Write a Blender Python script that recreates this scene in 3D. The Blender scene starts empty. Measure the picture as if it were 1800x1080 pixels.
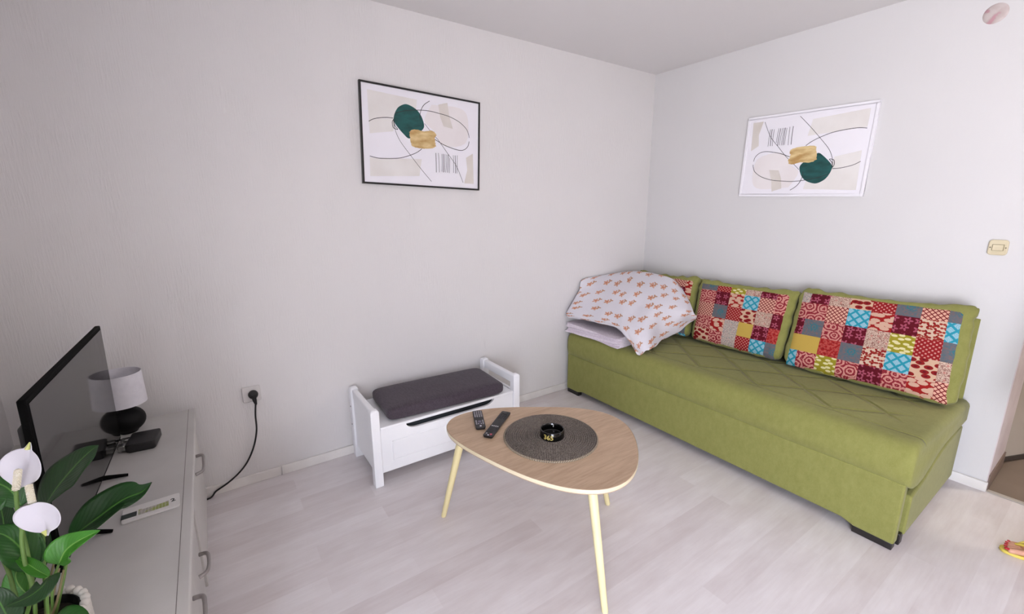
import bpy, bmesh, math, random
import numpy as np
from mathutils import Vector, Matrix, noise
random.seed(7)
sc = bpy.context.scene
col = sc.collection
PI = math.pi
WPOS = {}

# ------------------------------------------------------------------ camera
CAM = Vector((-3.08888, -2.46718, 1.40333))
YAW, PIT, ROL, FPX = math.radians(55.37402), math.radians(12.6079), math.radians(-0.15049), 772.0
FW = Vector((math.cos(PIT)*math.cos(YAW), math.cos(PIT)*math.sin(YAW), -math.sin(PIT)))
RT = Vector((math.sin(YAW), -math.cos(YAW), 0)); UP = RT.cross(FW)
RT, UP = RT*math.cos(ROL)+UP*math.sin(ROL), UP*math.cos(ROL)-RT*math.sin(ROL)
cd = bpy.data.cameras.new('camera'); cam = bpy.data.objects.new('camera', cd); col.objects.link(cam)
cd.sensor_width = 36; cd.lens = 36*FPX/1800; cd.clip_start = .02
M = Matrix((RT, UP, -FW)).transposed().to_4x4(); M.translation = CAM; cam.matrix_world = M
sc.camera = cam

def at(px, py, d):
    "point at depth d metres along the view direction"
    return CAM + d*((px-900)/FPX*RT - (py-540)/FPX*UP + FW)
def onp(px, py, ax, val):
    r = (px-900)/FPX*RT - (py-540)/FPX*UP + FW
    return CAM + r*((val-CAM[ax])/r[ax])

# ------------------------------------------------------------------ materials
def lin(h):
    if isinstance(h, str):
        h = h.lstrip('#'); c = [int(h[i:i+2], 16)/255 for i in (0, 2, 4)]
        return tuple([x/12.92 if x <= .04045 else ((x+.055)/1.055)**2.4 for x in c]+[1])
    return tuple(h)+(1,) if len(h) == 3 else h
class NT:
    def __init__(s, name):
        s.m = bpy.data.materials.new(name); s.m.use_nodes = True; s.t = s.m.node_tree
        s.b = s.t.nodes['Principled BSDF']
    def n(s, kind, **kw):
        nd = s.t.nodes.new('ShaderNode'+kind)
        for k, v in kw.items():
            if k in nd.inputs and not hasattr(nd, k): s.set(nd.inputs[k], v)
            elif hasattr(nd, k): setattr(nd, k, v)
            else: s.set(nd.inputs[k.replace('_', ' ')], v)
        return nd
    def set(s, sock, v):
        if isinstance(v, bpy.types.NodeSocket): s.t.links.new(v, sock)
        elif isinstance(v, bpy.types.Node): s.t.links.new(v.outputs[0], sock)
        else: sock.default_value = v
    def math(s, op, a, b=None, c=None, clamp=False):
        nd = s.t.nodes.new('ShaderNodeMath'); nd.operation = op; nd.use_clamp = clamp
        s.set(nd.inputs[0], a)
        if b is not None: s.set(nd.inputs[1], b)
        if c is not None: s.set(nd.inputs[2], c)
        return nd.outputs[0]
    def mix(s, f, a, b):
        nd = s.t.nodes.new('ShaderNodeMix'); nd.data_type = 'RGBA'
        s.set(nd.inputs[0], f); s.set(nd.inputs[6], a); s.set(nd.inputs[7], b)
        return nd.outputs[2]
    def coord(s, which='Object', scale=(1, 1, 1), rot=(0, 0, 0)):
        c = s.t.nodes.new('ShaderNodeTexCoord'); mp = s.t.nodes.new('ShaderNodeMapping')
        s.t.links.new(c.outputs[which], mp.inputs[0]); mp.inputs['Scale'].default_value = scale
        mp.inputs['Rotation'].default_value = rot
        return mp.outputs[0]
    def noise(s, vec, scale, detail=3, rough=.5):
        nd = s.t.nodes.new('ShaderNodeTexNoise'); s.set(nd.inputs['Vector'], vec)
        nd.inputs['Scale'].default_value = scale; nd.inputs['Detail'].default_value = detail
        nd.inputs['Roughness'].default_value = rough
        return nd.outputs[0]
    def step(s, v, lo, hi):
        nd = s.t.nodes.new('ShaderNodeMapRange'); s.set(nd.inputs[0], v)
        nd.inputs[1].default_value = lo; nd.inputs[2].default_value = hi
        return nd.outputs[0]
    def bump(s, h, dist=.002, strength=1.0):
        nd = s.t.nodes.new('ShaderNodeBump'); s.set(nd.inputs['Height'], h)
        nd.inputs['Distance'].default_value = dist; nd.inputs['Strength'].default_value = strength
        s.t.links.new(nd.outputs[0], s.b.inputs['Normal'])
    def out(s, color=None, rough=.5, spec=None, **kw):
        if color is not None: s.set(s.b.inputs['Base Color'], color)
        s.set(s.b.inputs['Roughness'], rough)
        if spec is not None: s.b.inputs['Specular IOR Level'].default_value = spec
        for k, v in kw.items(): s.set(s.b.inputs[k.replace('_', ' ').replace('metallic', 'Metallic')], v)
        return s.m
_pm = {}
def pmat(name, c1, c2=None, scale=20, rough=.5, bump=0, stretch=(1, 1, 1), spec=None, lo=.35, hi=.65, bscale=None, **kw):
    "plain procedural material: two tones mixed by noise, optional bump"
    if name in _pm: return _pm[name]
    t = NT(name); v = t.coord('Object', stretch)
    n = t.noise(v, scale, 4)
    c = t.mix(t.step(n, lo, hi), lin(c1), lin(c2 or c1))
    if bump: t.bump(t.noise(v, bscale or scale*2, 3), bump)
    _pm[name] = t.out(c, rough, spec, **kw)
    return _pm[name]

# ------------------------------------------------------------------ objects
def thing(name, label, cat, loc=(0, 0, 0), group=None):
    o = bpy.data.objects.new(name, None); col.objects.link(o); o.location = loc
    o.empty_display_size = .1
    o['label'] = label; o['category'] = cat
    if group: o['group'] = group
    WPOS[o.name] = Vector(loc)
    return o
def wpos(o): return WPOS.get(o.name, Vector((0, 0, 0))) if o else Vector((0, 0, 0))
def obj(name, bm, mat, parent=None, smooth=None, bevel=0, seg=2, subsurf=0, label=None, solid=0, origin=None):
    "link a bmesh built in world coordinates as one mesh object"
    me = bpy.data.meshes.new(name)
    if origin is None:
        if parent: origin = wpos(parent)
        else: origin = Vector((0, 0, 0))
    bmesh.ops.recalc_face_normals(bm, faces=bm.faces)
    bmesh.ops.translate(bm, verts=bm.verts, vec=-Vector(origin))
    bm.to_mesh(me); bm.free()
    for m in (mat if isinstance(mat, (list, tuple)) else [mat]): me.materials.append(m)
    o = bpy.data.objects.new(name, me); col.objects.link(o)
    if parent: o.parent = parent; o.location = Vector(origin)-wpos(parent)
    else: o.location = origin
    WPOS[o.name] = Vector(origin)
    if smooth is not None:
        for p in me.polygons: p.use_smooth = True
        me.set_sharp_from_angle(angle=math.radians(smooth))
    if solid:
        md = o.modifiers.new('solidify', 'SOLIDIFY'); md.thickness = solid; md.offset = 0
    if bevel:
        md = o.modifiers.new('bevel', 'BEVEL'); md.width = bevel; md.segments = seg
        md.limit_method = 'ANGLE'; md.angle_limit = math.radians(40); md.harden_normals = False
        if smooth is None:
            for p in me.polygons: p.use_smooth = True
            me.set_sharp_from_angle(angle=math.radians(50))
    if subsurf:
        md = o.modifiers.new('subdivision', 'SUBSURF'); md.levels = subsurf; md.render_levels = subsurf
        for p in me.polygons: p.use_smooth = True
    if label: o['label'] = label
    return o
def struct(name, bm, mat, parent=None, **kw):
    o = obj(name, bm, mat, parent, **kw)
    if not parent: o['kind'] = 'structure'
    return o
def tag(o, label, cat, group=None):
    o['label'] = label; o['category'] = cat
    if group: o['group'] = group
    return o

def box(x0, x1, y0, y1, z0, z1, bm=None, mi=0):
    bm = bm or bmesh.new()
    v = [bm.verts.new((x, y, z)) for z in (z0, z1) for (x, y) in ((x0, y0), (x1, y0), (x1, y1), (x0, y1))]
    for f in ((3, 2, 1, 0), (4, 5, 6, 7), (0, 1, 5, 4), (1, 2, 6, 5), (2, 3, 7, 6), (3, 0, 4, 7)):
        bm.faces.new([v[i] for i in f]).material_index = mi
    return bm
def obox(c, ex, ey, ez, hx, hy, hz, bm=None):
    "box with its own axes (half sizes)"
    bm = bm or bmesh.new(); c = Vector(c)
    v = [bm.verts.new(c+ex*sx*hx+ey*sy*hy+ez*sz*hz) for sz in (-1, 1) for (sx, sy) in ((-1, -1), (1, -1), (1, 1), (-1, 1))]
    for f in ((3, 2, 1, 0), (4, 5, 6, 7), (0, 1, 5, 4), (1, 2, 6, 5), (2, 3, 7, 6), (3, 0, 4, 7)):
        bm.faces.new([v[i] for i in f])
    return bm
def prism(pts, axis, a, b, bm=None):
    "polygon extruded along an axis; pts are the two other coordinates in order"
    bm = bm or bmesh.new()
    def mk(p, t):
        q = list(p); q.insert(axis, t); return bm.verts.new(q)
    A = [mk(p, a) for p in pts]; B = [mk(p, b) for p in pts]; n = len(pts)
    bm.faces.new(A[::-1]); bm.faces.new(B)
    for i in range(n): bm.faces.new((A[i], A[(i+1) % n], B[(i+1) % n], B[i]))
    return bm
def frame_axes(d):
    d = Vector(d).normalized()
    h = Vector((0, 0, 1)) if abs(d.z) < .9 else Vector((1, 0, 0))
    s = d.cross(h).normalized(); return s, s.cross(d).normalized(), d
def tube(pts, r, bm=None, seg=10, cap=True, sub=1):
    "round tube along a smooth polyline; r is a number or a list of radii"
    bm = bm or bmesh.new()
    P = [Vector(p) for p in pts]; Rr = list(r) if isinstance(r, (list, tuple)) else [r]*len(P)
    if sub > 1: P, Rr = smooth_path(P, Rr, sub)
    rings = []; s0 = None
    for i, p in enumerate(P):
        d = (P[min(i+1, len(P)-1)]-P[max(i-1, 0)]).normalized()
        if s0 is None: s0, _, _ = frame_axes(d)
        s0 = (s0-d*s0.dot(d)).normalized(); t0 = d.cross(s0)
        rings.append([bm.verts.new(p+(s0*math.cos(a)+t0*math.sin(a))*Rr[i]) for a in [2*PI*k/seg for k in range(seg)]])
    for a, b in zip(rings, rings[1:]):
        for k in range(seg): bm.faces.new((a[k], a[(k+1) % seg], b[(k+1) % seg], b[k]))
    if cap: bm.faces.new(rings[0][::-1]); bm.faces.new(rings[-1])
    return bm
def smooth_path(P, Rr, sub):
    out, ro = [], []
    n = len(P)
    for i in range(n-1):
        p0, p1, p2, p3 = P[max(i-1, 0)], P[i], P[i+1], P[min(i+2, n-1)]
        for k in range(sub):
            t = k/sub
            out.append(.5*((2*p1)+(p2-p0)*t+(2*p0-5*p1+4*p2-p3)*t*t+(3*p1-p0-3*p2+p3)*t**3))
            ro.append(Rr[i]*(1-t)+Rr[i+1]*t)
    out.append(P[-1]); ro.append(Rr[-1]); return out, ro
def lathe(prof, c, bm=None, seg=40, sx=1, sy=1):
    "revolve (r, z) profile about the vertical through c"
    bm = bm or bmesh.new(); c = Vector(c); rings = []
    for r, z in prof:
        if r < 1e-6: rings.append([bm.verts.new(c+Vector((0, 0, z)))])
        else: rings.append([bm.verts.new(c+Vector((r*sx*math.cos(2*PI*k/seg), r*sy*math.sin(2*PI*k/seg), z))) for k in range(seg)])
    for a, b in zip(rings, rings[1:]):
        for k in range(seg):
            k2 = (k+1) % seg
            if len(a) == 1 and len(b) == 1: continue
            if len(a) == 1: bm.faces.new((a[0], b[k2], b[k]))
            elif len(b) == 1: bm.faces.new((a[k], a[k2], b[0]))
            else: bm.faces.new((a[k], a[k2], b[k2], b[k]))
    return bm
def grid(fn, nu, nv, bm=None, uvfn=None, close_u=False):
    "fn(u, v) with u, v in 0..1"
    bm = bm or bmesh.new()
    V = [[bm.verts.new(fn(i/nu, j/nv)) for j in range(nv+1)] for i in range(nu+(0 if close_u else 1))]
    uvl = bm.loops.layers.uv.verify() if uvfn else None
    for i in range(nu):
        for j in range(nv):
            i2 = (i+1) % len(V)
            f = bm.faces.new((V[i][j], V[i2][j], V[i2][j+1], V[i][j+1]))
            if uvl:
                for l, (a, b) in zip(f.loops, ((i, j), (i+1, j), (i+1, j+1), (i, j+1))): l[uvl].uv = uvfn(a/nu, b/nv)
    return bm
def rbox_pts(w, h, r, n=5):
    "rounded rectangle outline centred on 0"
    out = []
    for cx, cy, a0 in ((w/2-r, h/2-r, 0), (-w/2+r, h/2-r, 90), (-w/2+r, -h/2+r, 180), (w/2-r, -h/2+r, 270)):
        for k in range(n+1):
            a = math.radians(a0+90*k/n); out.append((cx+r*math.cos(a), cy+r*math.sin(a)))
    return out
def slab(outline, z0, z1, bm=None):
    return prism([(p[0], p[1]) for p in outline], 2, z0, z1, bm)
def xf(bm, mat): bmesh.ops.transform(bm, matrix=mat, verts=bm.verts); return bm
def text_bm(s, size, font_depth=.0005, bold=0):
    cu = bpy.data.curves.new('lettering', 'FONT'); cu.body = s; cu.size = size; cu.extrude = font_depth
    cu.align_x = 'CENTER'; cu.align_y = 'CENTER'; cu.offset = bold; cu.resolution_u = 2
    o = bpy.data.objects.new('lettering', cu); col.objects.link(o)
    dg = bpy.context.evaluated_depsgraph_get(); dg.update()
    me = bpy.data.meshes.new_from_object(o.evaluated_get(dg))
    bm = bmesh.new(); bm.from_mesh(me)
    bpy.data.objects.remove(o); bpy.data.curves.remove(cu); bpy.data.meshes.remove(me)
    return bm
ART = {
 'corners':[(-0.3555, 0.2598), (0.3632, 0.2507), (0.3594, -0.2556), (-0.3631, -0.2537)],
 'inner':[(-0.3171, 0.217), (0.3182, 0.2183), (0.3201, -0.2179), (-0.3162, -0.2162)],
 'teal':[(-0.1799, 0.0893), (-0.1719, 0.1206), (-0.151, 0.1542), (-0.1127, 0.1755), (-0.0785, 0.1716), (-0.043, 0.1547), (-0.0191, 0.1275), (-0.005, 0.0939), (-0.0042, 0.0689), (-0.0235, 0.0463), (-0.0599, 0.0261), (-0.093, 0.0), (-0.1237, 0.0191), (-0.1577, 0.052), (-0.1734, 0.0715)],
 'gold':[(-0.0922, 0.0351), (-0.0597, 0.0521), (-0.0016, 0.049), (0.0422, 0.0584), (0.0687, 0.0412), (0.0609, 0.005), (0.0677, -0.0208), (0.0522, -0.0363), (0.0034, -0.0439), (-0.0406, -0.0443), (-0.0728, -0.0393), (-0.0827, -0.0117)],
 'ring':[(-0.1874, 0.073), (-0.1799, 0.0863), (-0.174, 0.0595), (-0.1574, 0.04), (-0.1816, 0.0462), (-0.1874, 0.073)],
 'l1':[(-0.3141, 0.061), (-0.2886, 0.0758), (-0.2559, 0.0859), (-0.2161, 0.0931), (-0.1811, 0.0943)],
 'l2':[(-0.169, 0.1217), (-0.1136, 0.1414), (-0.036, 0.1559), (0.0289, 0.161), (0.0961, 0.1562), (0.1573, 0.1481), (0.221, 0.1271), (0.2661, 0.0956), (0.282, 0.0671), (0.2866, 0.0472)],
 'l3':[(0.2863, 0.0262), (0.2782, -0.0021), (0.2539, -0.0239), (0.2211, -0.0309), (0.1729, -0.0245), (0.1174, -0.0102), (0.0606, 0.0139)],
 'l4':[(0.0322, 0.2141), (-0.0001, 0.1901), (-0.0182, 0.1625), (-0.0271, 0.1292), (-0.0263, 0.1042)],
 'l5':[(-0.0009, 0.091), (0.0425, 0.0484), (0.0868, 0.0078), (0.1408, -0.0535), (0.1969, -0.1178), (0.2288, -0.1778), (0.246, -0.2152)],
 'l6':[(-0.1809, 0.0893), (-0.1712, 0.0345), (-0.1455, -0.0187), (-0.0914, -0.083), (-0.0353, -0.1462), (0.0092, -0.1928), (0.0381, -0.2219)],
 'l7':[(-0.3155, -0.1132), (-0.2703, -0.1197), (-0.2104, -0.1168), (-0.1476, -0.1078), (-0.0912, -0.089), (-0.0478, -0.0686), (-0.0185, -0.0466)],
 'taupe1':[(0.0856, 0.2028), (0.143, 0.2217), (0.1541, 0.155), (0.1774, 0.0847), (0.1182, 0.0908), (0.0966, 0.1402)],
 'taupe2':[(0.2664, -0.0695), (0.3125, -0.041), (0.3201, -0.2179), (0.2541, -0.219), (0.2746, -0.1393)],
 'beigeTL':[(-0.3171, 0.217), (-0.0427, 0.2087), (-0.05, 0.1545), (-0.17, 0.0906), (-0.182, 0.0272), (-0.3102, 0.0021)],
 'beigeBL':[(-0.3153, -0.1201), (-0.0197, -0.1027), (-0.0357, -0.1962), (-0.3162, -0.2162)],
 'pinkR':[(0.0447, 0.1965), (0.2206, 0.2042), (0.2773, 0.1519), (0.2617, 0.0134), (0.1176, -0.0162), (0.0572, 0.0569), (-0.0014, 0.107)],
 'bars':[(0.067, -0.0609), (0.0694, -0.1689), (0.0839, -0.0593), (0.0884, -0.1673), (0.1061, -0.0626), (0.1053, -0.1627), (0.115, -0.0614), (0.1144, -0.1654), (0.125, -0.062), (0.1213, -0.1642), (0.1371, -0.0626), (0.1303, -0.1649), (0.1471, -0.0623), (0.1423, -0.1645), (0.1566, -0.08), (0.1534, -0.1662), (0.1801, -0.0623), (0.1813, -0.1633), (0.1921, -0.0629), (0.1944, -0.1649), (0.2061, -0.0614), (0.2044, -0.1645)],
}
TOP = [(-2.2719, -0.7458), (-2.2372, -0.7114), (-2.1905, -0.6916), (-2.1351, -0.6869), (-2.0757, -0.6954), (-2.0167, -0.7143), (-1.9614, -0.7398), (-1.911, -0.7687), (-1.8647, -0.7987), (-1.8203, -0.8292), (-1.7756, -0.8605), (-1.7299, -0.8943), (-1.684, -0.9321), (-1.6412, -0.9748), (-1.6053, -1.0224), (-1.5803, -1.0738), (-1.5689, -1.1273), (-1.5716, -1.1807), (-1.5871, -1.2325), (-1.613, -1.2817), (-1.6465, -1.3281), (-1.6852, -1.3719), (-1.7277, -1.4131), (-1.7735, -1.4507), (-1.8224, -1.4829), (-1.8739, -1.5069), (-1.9271, -1.5198), (-1.9803, -1.5191), (-2.0316, -1.5037), (-2.0789, -1.4744), (-2.1207, -1.4335), (-2.1562, -1.3846), (-2.1854, -1.3318), (-2.2089, -1.278), (-2.228, -1.225), (-2.2442, -1.173), (-2.2588, -1.1209), (-2.2726, -1.0669), (-2.2855, -1.01), (-2.2962, -0.95), (-2.3023, -0.8887), (-2.3004, -0.8293), (-2.2876, -0.776)]
# ================================================================== setting
H = 2.434; XL = -3.83; YF = -4.75; JY = -2.205
def wall_mat(name, c, streak):
    t = NT(name)
    v = t.coord('Object', (1, 1, .09)); n1 = t.noise(v, 170, 3, .6)
    n2 = t.noise(t.coord('Object'), 2.2, 2)
    blot = t.noise(t.coord('Object', (1, 1, .5)), 9, 3)
    mask = t.step(blot, .38, .62)
    t.bump(t.math('MULTIPLY', t.step(n1, .42, .7), t.math('ADD', t.math('MULTIPLY', mask, .8), .2)), 0.0011*streak, .8)
    return t.out(t.mix(n2, lin(c), lin(tuple(x*.965 for x in lin(c)[:3]))), .85, .25)
m_wall_b = wall_mat('combed white plaster', (.765, .745, .738), 1.0)
m_wall_r = wall_mat('smooth white plaster', (.69, .68, .68), .22)
m_ceil = wall_mat('matt ceiling paint', (.77, .75, .745), .1)
m_base = pmat('white skirting paint', '#e9e6e2', '#dedad6', 6, .45)
m_joint = pmat('dark joint', '#55504c')
m_hallw = pmat('hall wall paint', '#cfc6b8', '#c6bcae', 3, .8)
m_jamb = pmat('door jamb paint', '#d5cacb', '#cbbfc1', 8, .6)

t = NT('whitewashed laminate')
v = t.coord('Object')
br = t.n('TexBrick'); t.set(br.inputs['Vector'], v); br.offset = .37; br.offset_frequency = 2
br.inputs['Color1'].default_value = (0, 0, 0, 1); br.inputs['Color2'].default_value = (1, 1, 1, 1)
br.inputs['Scale'].default_value = 1; br.inputs['Mortar Size'].default_value = .0004
br.inputs['Brick Width'].default_value = .85; br.inputs['Row Height'].default_value = .096
br.inputs['Bias'].default_value = 0; br.inputs['Mortar'].default_value = (.35, .35, .35, 1)
sep = t.n('SeparateColor'); t.set(sep.inputs[0], br.outputs[0])
grain = t.noise(t.coord('Object', (1.2, 14, 1)), 6, 5, .6)
cloud = t.noise(t.coord('Object', (1, 3.2, 1)), 5, 3)
tone = t.math('ADD', t.math('MULTIPLY', sep.outputs[0], .25), t.math('ADD', t.math('MULTIPLY', grain, .34), t.math('MULTIPLY', cloud, .55)))
c = t.mix(t.step(tone, .25, .95), lin('#d3c9c8'), lin('#f2eeef'))
t.bump(grain, .0006, .5)
m_floor = t.out(c, t.math('ADD', t.math('MULTIPLY', grain, .2), .36), .42)
m_tile = pmat('brown hall floor', '#857567', '#7b6b5e', 4, .4)

struct('floor', box(XL-.15, .02, YF-.15, .15, -.12, 0), m_floor)
struct('floor_hall', box(.02, 2.6, YF-.15, .15, -.12, -.002), m_tile)
struct('ceiling', box(XL-.15, 2.6, YF-.15, .15, H, H+.12), m_ceil)
struct('wall_back', box(XL-.15, .4, 0, .15, 0, H), m_wall_b)
bm = box(0, .40, JY, 0, 0, H); box(0, .40, YF, -3.12, 0, H, bm); box(0, .40, -3.12, JY, 2.05, H, bm)
struct('wall_right', bm, m_wall_r)
struct('wall_front', box(XL-.15, 2.6, YF-.15, YF, 0, H), pmat('warm taupe paint', '#8f8378', '#877b70', 3, .7))
WY0, WY1, WZ0, WZ1 = -4.66, -2.95, .06, 1.80
bm = box(XL-.15, XL, WY1, 0, 0, H); box(XL-.15, XL, YF, WY0, 0, H, bm)
box(XL-.15, XL, WY0, WY1, 0, WZ0, bm); box(XL-.15, XL, WY0, WY1, WZ1, H, bm)
struct('wall_left', bm, m_wall_b)
bm = box(2.5, 2.6, YF, 0, 0, H); box(.4, 2.5, -.02, 0, 0, H, bm)
struct('wall_hall', bm, m_hallw)

# skirting boards: the back run is in two lengths with an open joint
xj = onp(496, 833, 1, -.015).x
bm = box(XL, xj-.0015, -.014, 0, 0, .052); box(xj+.0015, 0, -.014, 0, 0, .052, bm)
struct('baseboard_back', bm, m_base, bevel=.003)
bm = box(-.015, 0, JY-.008, 0, 0, .052); struct('baseboard_right', bm, m_base, bevel=.003)
struct('baseboard_left', box(XL, XL+.014, WY1, 0, 0, .052), m_base, bevel=.003)
struct('trim_1', box(-.006, .022, -3.12, JY, 0, .006), pmat('pale metal', '#d8d4ce', rough=.3, metallic=.6), bevel=.002)     # door threshold strip
struct('trim_2', box(.0, .40, JY-.004, JY, 0, H-.5), m_jamb)       # jamb lining
struct('trim_3', box(.002, .40, JY-.010, JY-.004, 0, .085), pmat('jamb foot board', '#7d6a5d', '#74625a', 9, .5))

# window_1: white framed balcony window, open to the sky
bm = bmesh.new(); xa, xb = XL-.10, XL-.04
for (a, b, c, d) in ((WY0, WY1, WZ0, WZ0+.06), (WY0, WY1, WZ1-.06, WZ1), (WY0, WY0+.06, WZ0, WZ1), (WY1-.06, WY1, WZ0, WZ1), ((WY0+WY1)/2-.04, (WY0+WY1)/2+.04, WZ0, WZ1)):
    box(xa, xb, a, b, c, d, bm)
w = struct('window_1', bm, pmat('white window plastic', '#f0f0ee', rough=.35), bevel=.004)
t = NT('window glass'); g = t.n('BsdfGlossy'); g.inputs['Roughness'].default_value = .02
tr = t.n('BsdfTransparent'); ms = t.n('MixShader'); ms.inputs[0].default_value = .07
t.t.links.new(tr.outputs[0], ms.inputs[1]); t.t.links.new(g.outputs[0], ms.inputs[2])
t.t.links.new(ms.outputs[0], t.t.nodes['Material Output'].inputs[0]); m_glass = t.m
for a, b in ((WY0+.06, (WY0+WY1)/2-.04), ((WY0+WY1)/2+.04, WY1-.06)):
    struct('pane', box(XL-.073, XL-.067, a, b, WZ0+.06, WZ1-.06), m_glass, w)

# door_1: hall door standing open beyond the jamb
A = Vector((.425, -2.196, 0)); Dv = Vector((.62, -.255, 0)).normalized(); Nv = Vector((Dv.y, -Dv.x, 0))
door = struct('door_1', obox(A+Dv*.42+Nv*-.022+Vector((0, 0, 1.01)), Dv, Nv, Vector((0, 0, 1)), .42, .02, 1.0), pmat('beige door laminate', '#b9b0a4', '#aaa195', 2.5, .45, stretch=(1, 1, .3)), bevel=.003)
struct('door_bottom_strip', obox(A+Dv*.42+Nv*.001+Vector((0, 0, .02)), Dv, Nv, Vector((0, 0, 1)), .42, .004, .012), pmat('dark bottom strip', '#3b322d', rough=.6), door)  # dark strip along the lower edge of the door
hb = A+Dv*.78+Nv*.03+Vector((0, 0, 1.03))
bm = tube([hb-Nv*.03, hb+Nv*.02], .009); tube([hb+Nv*.018, hb+Nv*.018-Dv*.11], .008, bm)
struct('door_handle', bm, pmat('pale metal', '#d8d4ce'), door, smooth=40)

# ------------------------------------------------------------------ daylight
w = bpy.data.worlds.new('sky'); sc.world = w; w.use_nodes = True
nt = w.node_tree; bg = nt.nodes['Background']
tc = nt.nodes.new('ShaderNodeTexCoord'); sx = nt.nodes.new('ShaderNodeSeparateXYZ'); mr = nt.nodes.new('ShaderNodeMapRange'); mx = nt.nodes.new('ShaderNodeMix'); mx.data_type = 'RGBA'
nt.links.new(tc.outputs['Generated'], sx.inputs[0]); nt.links.new(sx.outputs[2], mr.inputs[0])
mr.inputs[1].default_value = -.15; mr.inputs[2].default_value = .25
nt.links.new(mr.outputs[0], mx.inputs[0]); mx.inputs[6].default_value = (1.04, 1.02, 1.07, 1); mx.inputs[7].default_value = (.80, .86, 1.02, 1)
nt.links.new(mx.outputs[2], bg.inputs[0]); bg.inputs[1].default_value = 11.0
def portal(loc, rot, sx_, sy_):
    ld = bpy.data.lights.new('window daylight', 'AREA'); ld.shape = 'RECTANGLE'; ld.size = sx_; ld.size_y = sy_
    ld.cycles.is_portal = True
    o = bpy.data.objects.new('window_daylight', ld); col.objects.link(o); o.location = loc; o.rotation_euler = rot
portal((XL-.16, (WY0+WY1)/2, (WZ0+WZ1)/2), (0, -PI/2, 0), WZ1-WZ0, WY1-WY0)
ld = bpy.data.lights.new('added hall fill', 'POINT'); ld.energy = 34; ld.shadow_soft_size = .12; ld.color = (1, .93, .84)  # unseen fill light, added to brighten the hall and its door
o = bpy.data.objects.new('added_hall_fill', ld); col.objects.link(o); o.location = (1.5, -3.55, 2.2)
vs = sc.view_settings; vs.view_transform = 'Standard'; vs.look = 'None'; vs.gamma = 1; vs.use_curve_mapping = False
vs.exposure = 1.08

# wall fittings -----------------------------------------------------
t0 = thing('wall_socket', 'white wall socket low on the back wall holding the black plug', 'socket', (-2.996, 0, .49))
m_sock = pmat('socket plastic', '#d9d5d2', '#d3cfcc', 5, .4)
obj('face_plate', prism([(p[0]-2.996, p[1]+.49) for p in rbox_pts(.082, .082, .008)], 1, -.010, -.001), m_sock, t0, bevel=.003)
t1 = thing('extension_cord', 'black power cord plugged into wall socket and trailing down beside the white dresser', 'cord', (-2.996, -.01, .49))
m_blk = pmat('black rubber', '#0e0d0e', '#151415', 30, .5)
pw = Vector((-2.990, 0, .490))
bm = bmesh.new(); lathe([(0, 0), (.021, 0), (.0225, .006), (.021, .018), (.014, .026), (0, .028)], (0, 0, 0), bm, 24)
xf(bm, Matrix.Translation(pw+Vector((0, -.011, 0))) @ Matrix.Rotation(PI/2, 4, 'X'))
tube([pw+Vector((0, -.03, -.004)), pw+Vector((.003, -.032, -.03)), pw+Vector((.006, -.030, -.052))], [.011, .009, .005], bm, 12)
obj('plug', bm, m_blk, t1, smooth=50)
cp = [pw+Vector((.005, -.030, -.045))]+[onp(a, b, 1, y) for a, b, y in ((449, 730, -.028), (451, 757, -.026), (446, 786, -.024), (435, 812, -.022), (420, 832, -.022), (400, 850, -.024), (380, 864, -.026))]
cp.append(Vector((-3.232, -.034, .006))); cp.append(Vector((-3.30, -.036, .0045)))
obj('cable', tube(cp, .0042, seg=10, sub=6), m_blk, t1, smooth=60)

t2 = thing('light_switch', 'cream rocker switch with two screws on the right wall by the doorway', 'switch', (0, -2.056, 1.2185))
m_cream = pmat('aged cream plastic', '#d9ceb0', '#d0c4a4', 9, .35)
bm = prism([(-2.056+p[0], 1.2185+p[1]) for p in rbox_pts(.066, .072, .014)], 0, -.011, -.001)
obj('switch_plate', bm, m_cream, t2, bevel=.004, seg=3)
obj('rocker_surround', prism([(-2.056+p[0], 1.2185+p[1]) for p in rbox_pts(.040, .030, .002)], 0, -.0122, -.009), pmat('switch gap', '#8d8263', rough=.5), t2)
bm = prism([(-.012, 1.205), (-.012, 1.232), (-.0150, 1.232), (-.0185, 1.205)], 1, -2.056-.0175, -2.056+.0175)
obj('rocker', bm, m_cream, t2, bevel=.001)
for s in (-1, 1):
    bm = lathe([(0, 0), (.003, 0), (.003, .0015), (0, .0018)], (0, 0, 0), None, 12)
    xf(bm, Matrix.Translation((-.0105, -2.056+s*.0255, 1.218)) @ Matrix.Rotation(-PI/2, 4, 'Y'))
    obj('screw', bm, pmat('dull screw', '#7d7460', rough=.4, metallic=.5), t2, smooth=40)

t3 = NT('discoloured cap'); v = t3.coord('Object'); n = t3.noise(v, 22, 2); n2 = t3.noise(v, 34, 2)
cc = t3.mix(t3.step(n, .42, .62), lin('#c6bbb8'), lin('#b7a6a3')); cc = t3.mix(t3.step(n2, .56, .66), cc, lin('#b98f95'))
bm = lathe([(0, .007), (.030, .0065), (.038, .004), (.042, .0005), (.042, 0)], (0, 0, 0), None, 40)
xf(bm, Matrix.Translation((.0004, -1.876, 2.266)) @ Matrix.Rotation(-PI/2, 4, 'Y'))
o = obj('junction_box_cover', bm, t3.out(cc, .6), smooth=40, origin=(0, -1.876, 2.266))
tag(o, 'round pinkish junction box cover high on the right wall', 'cover plate')

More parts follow.
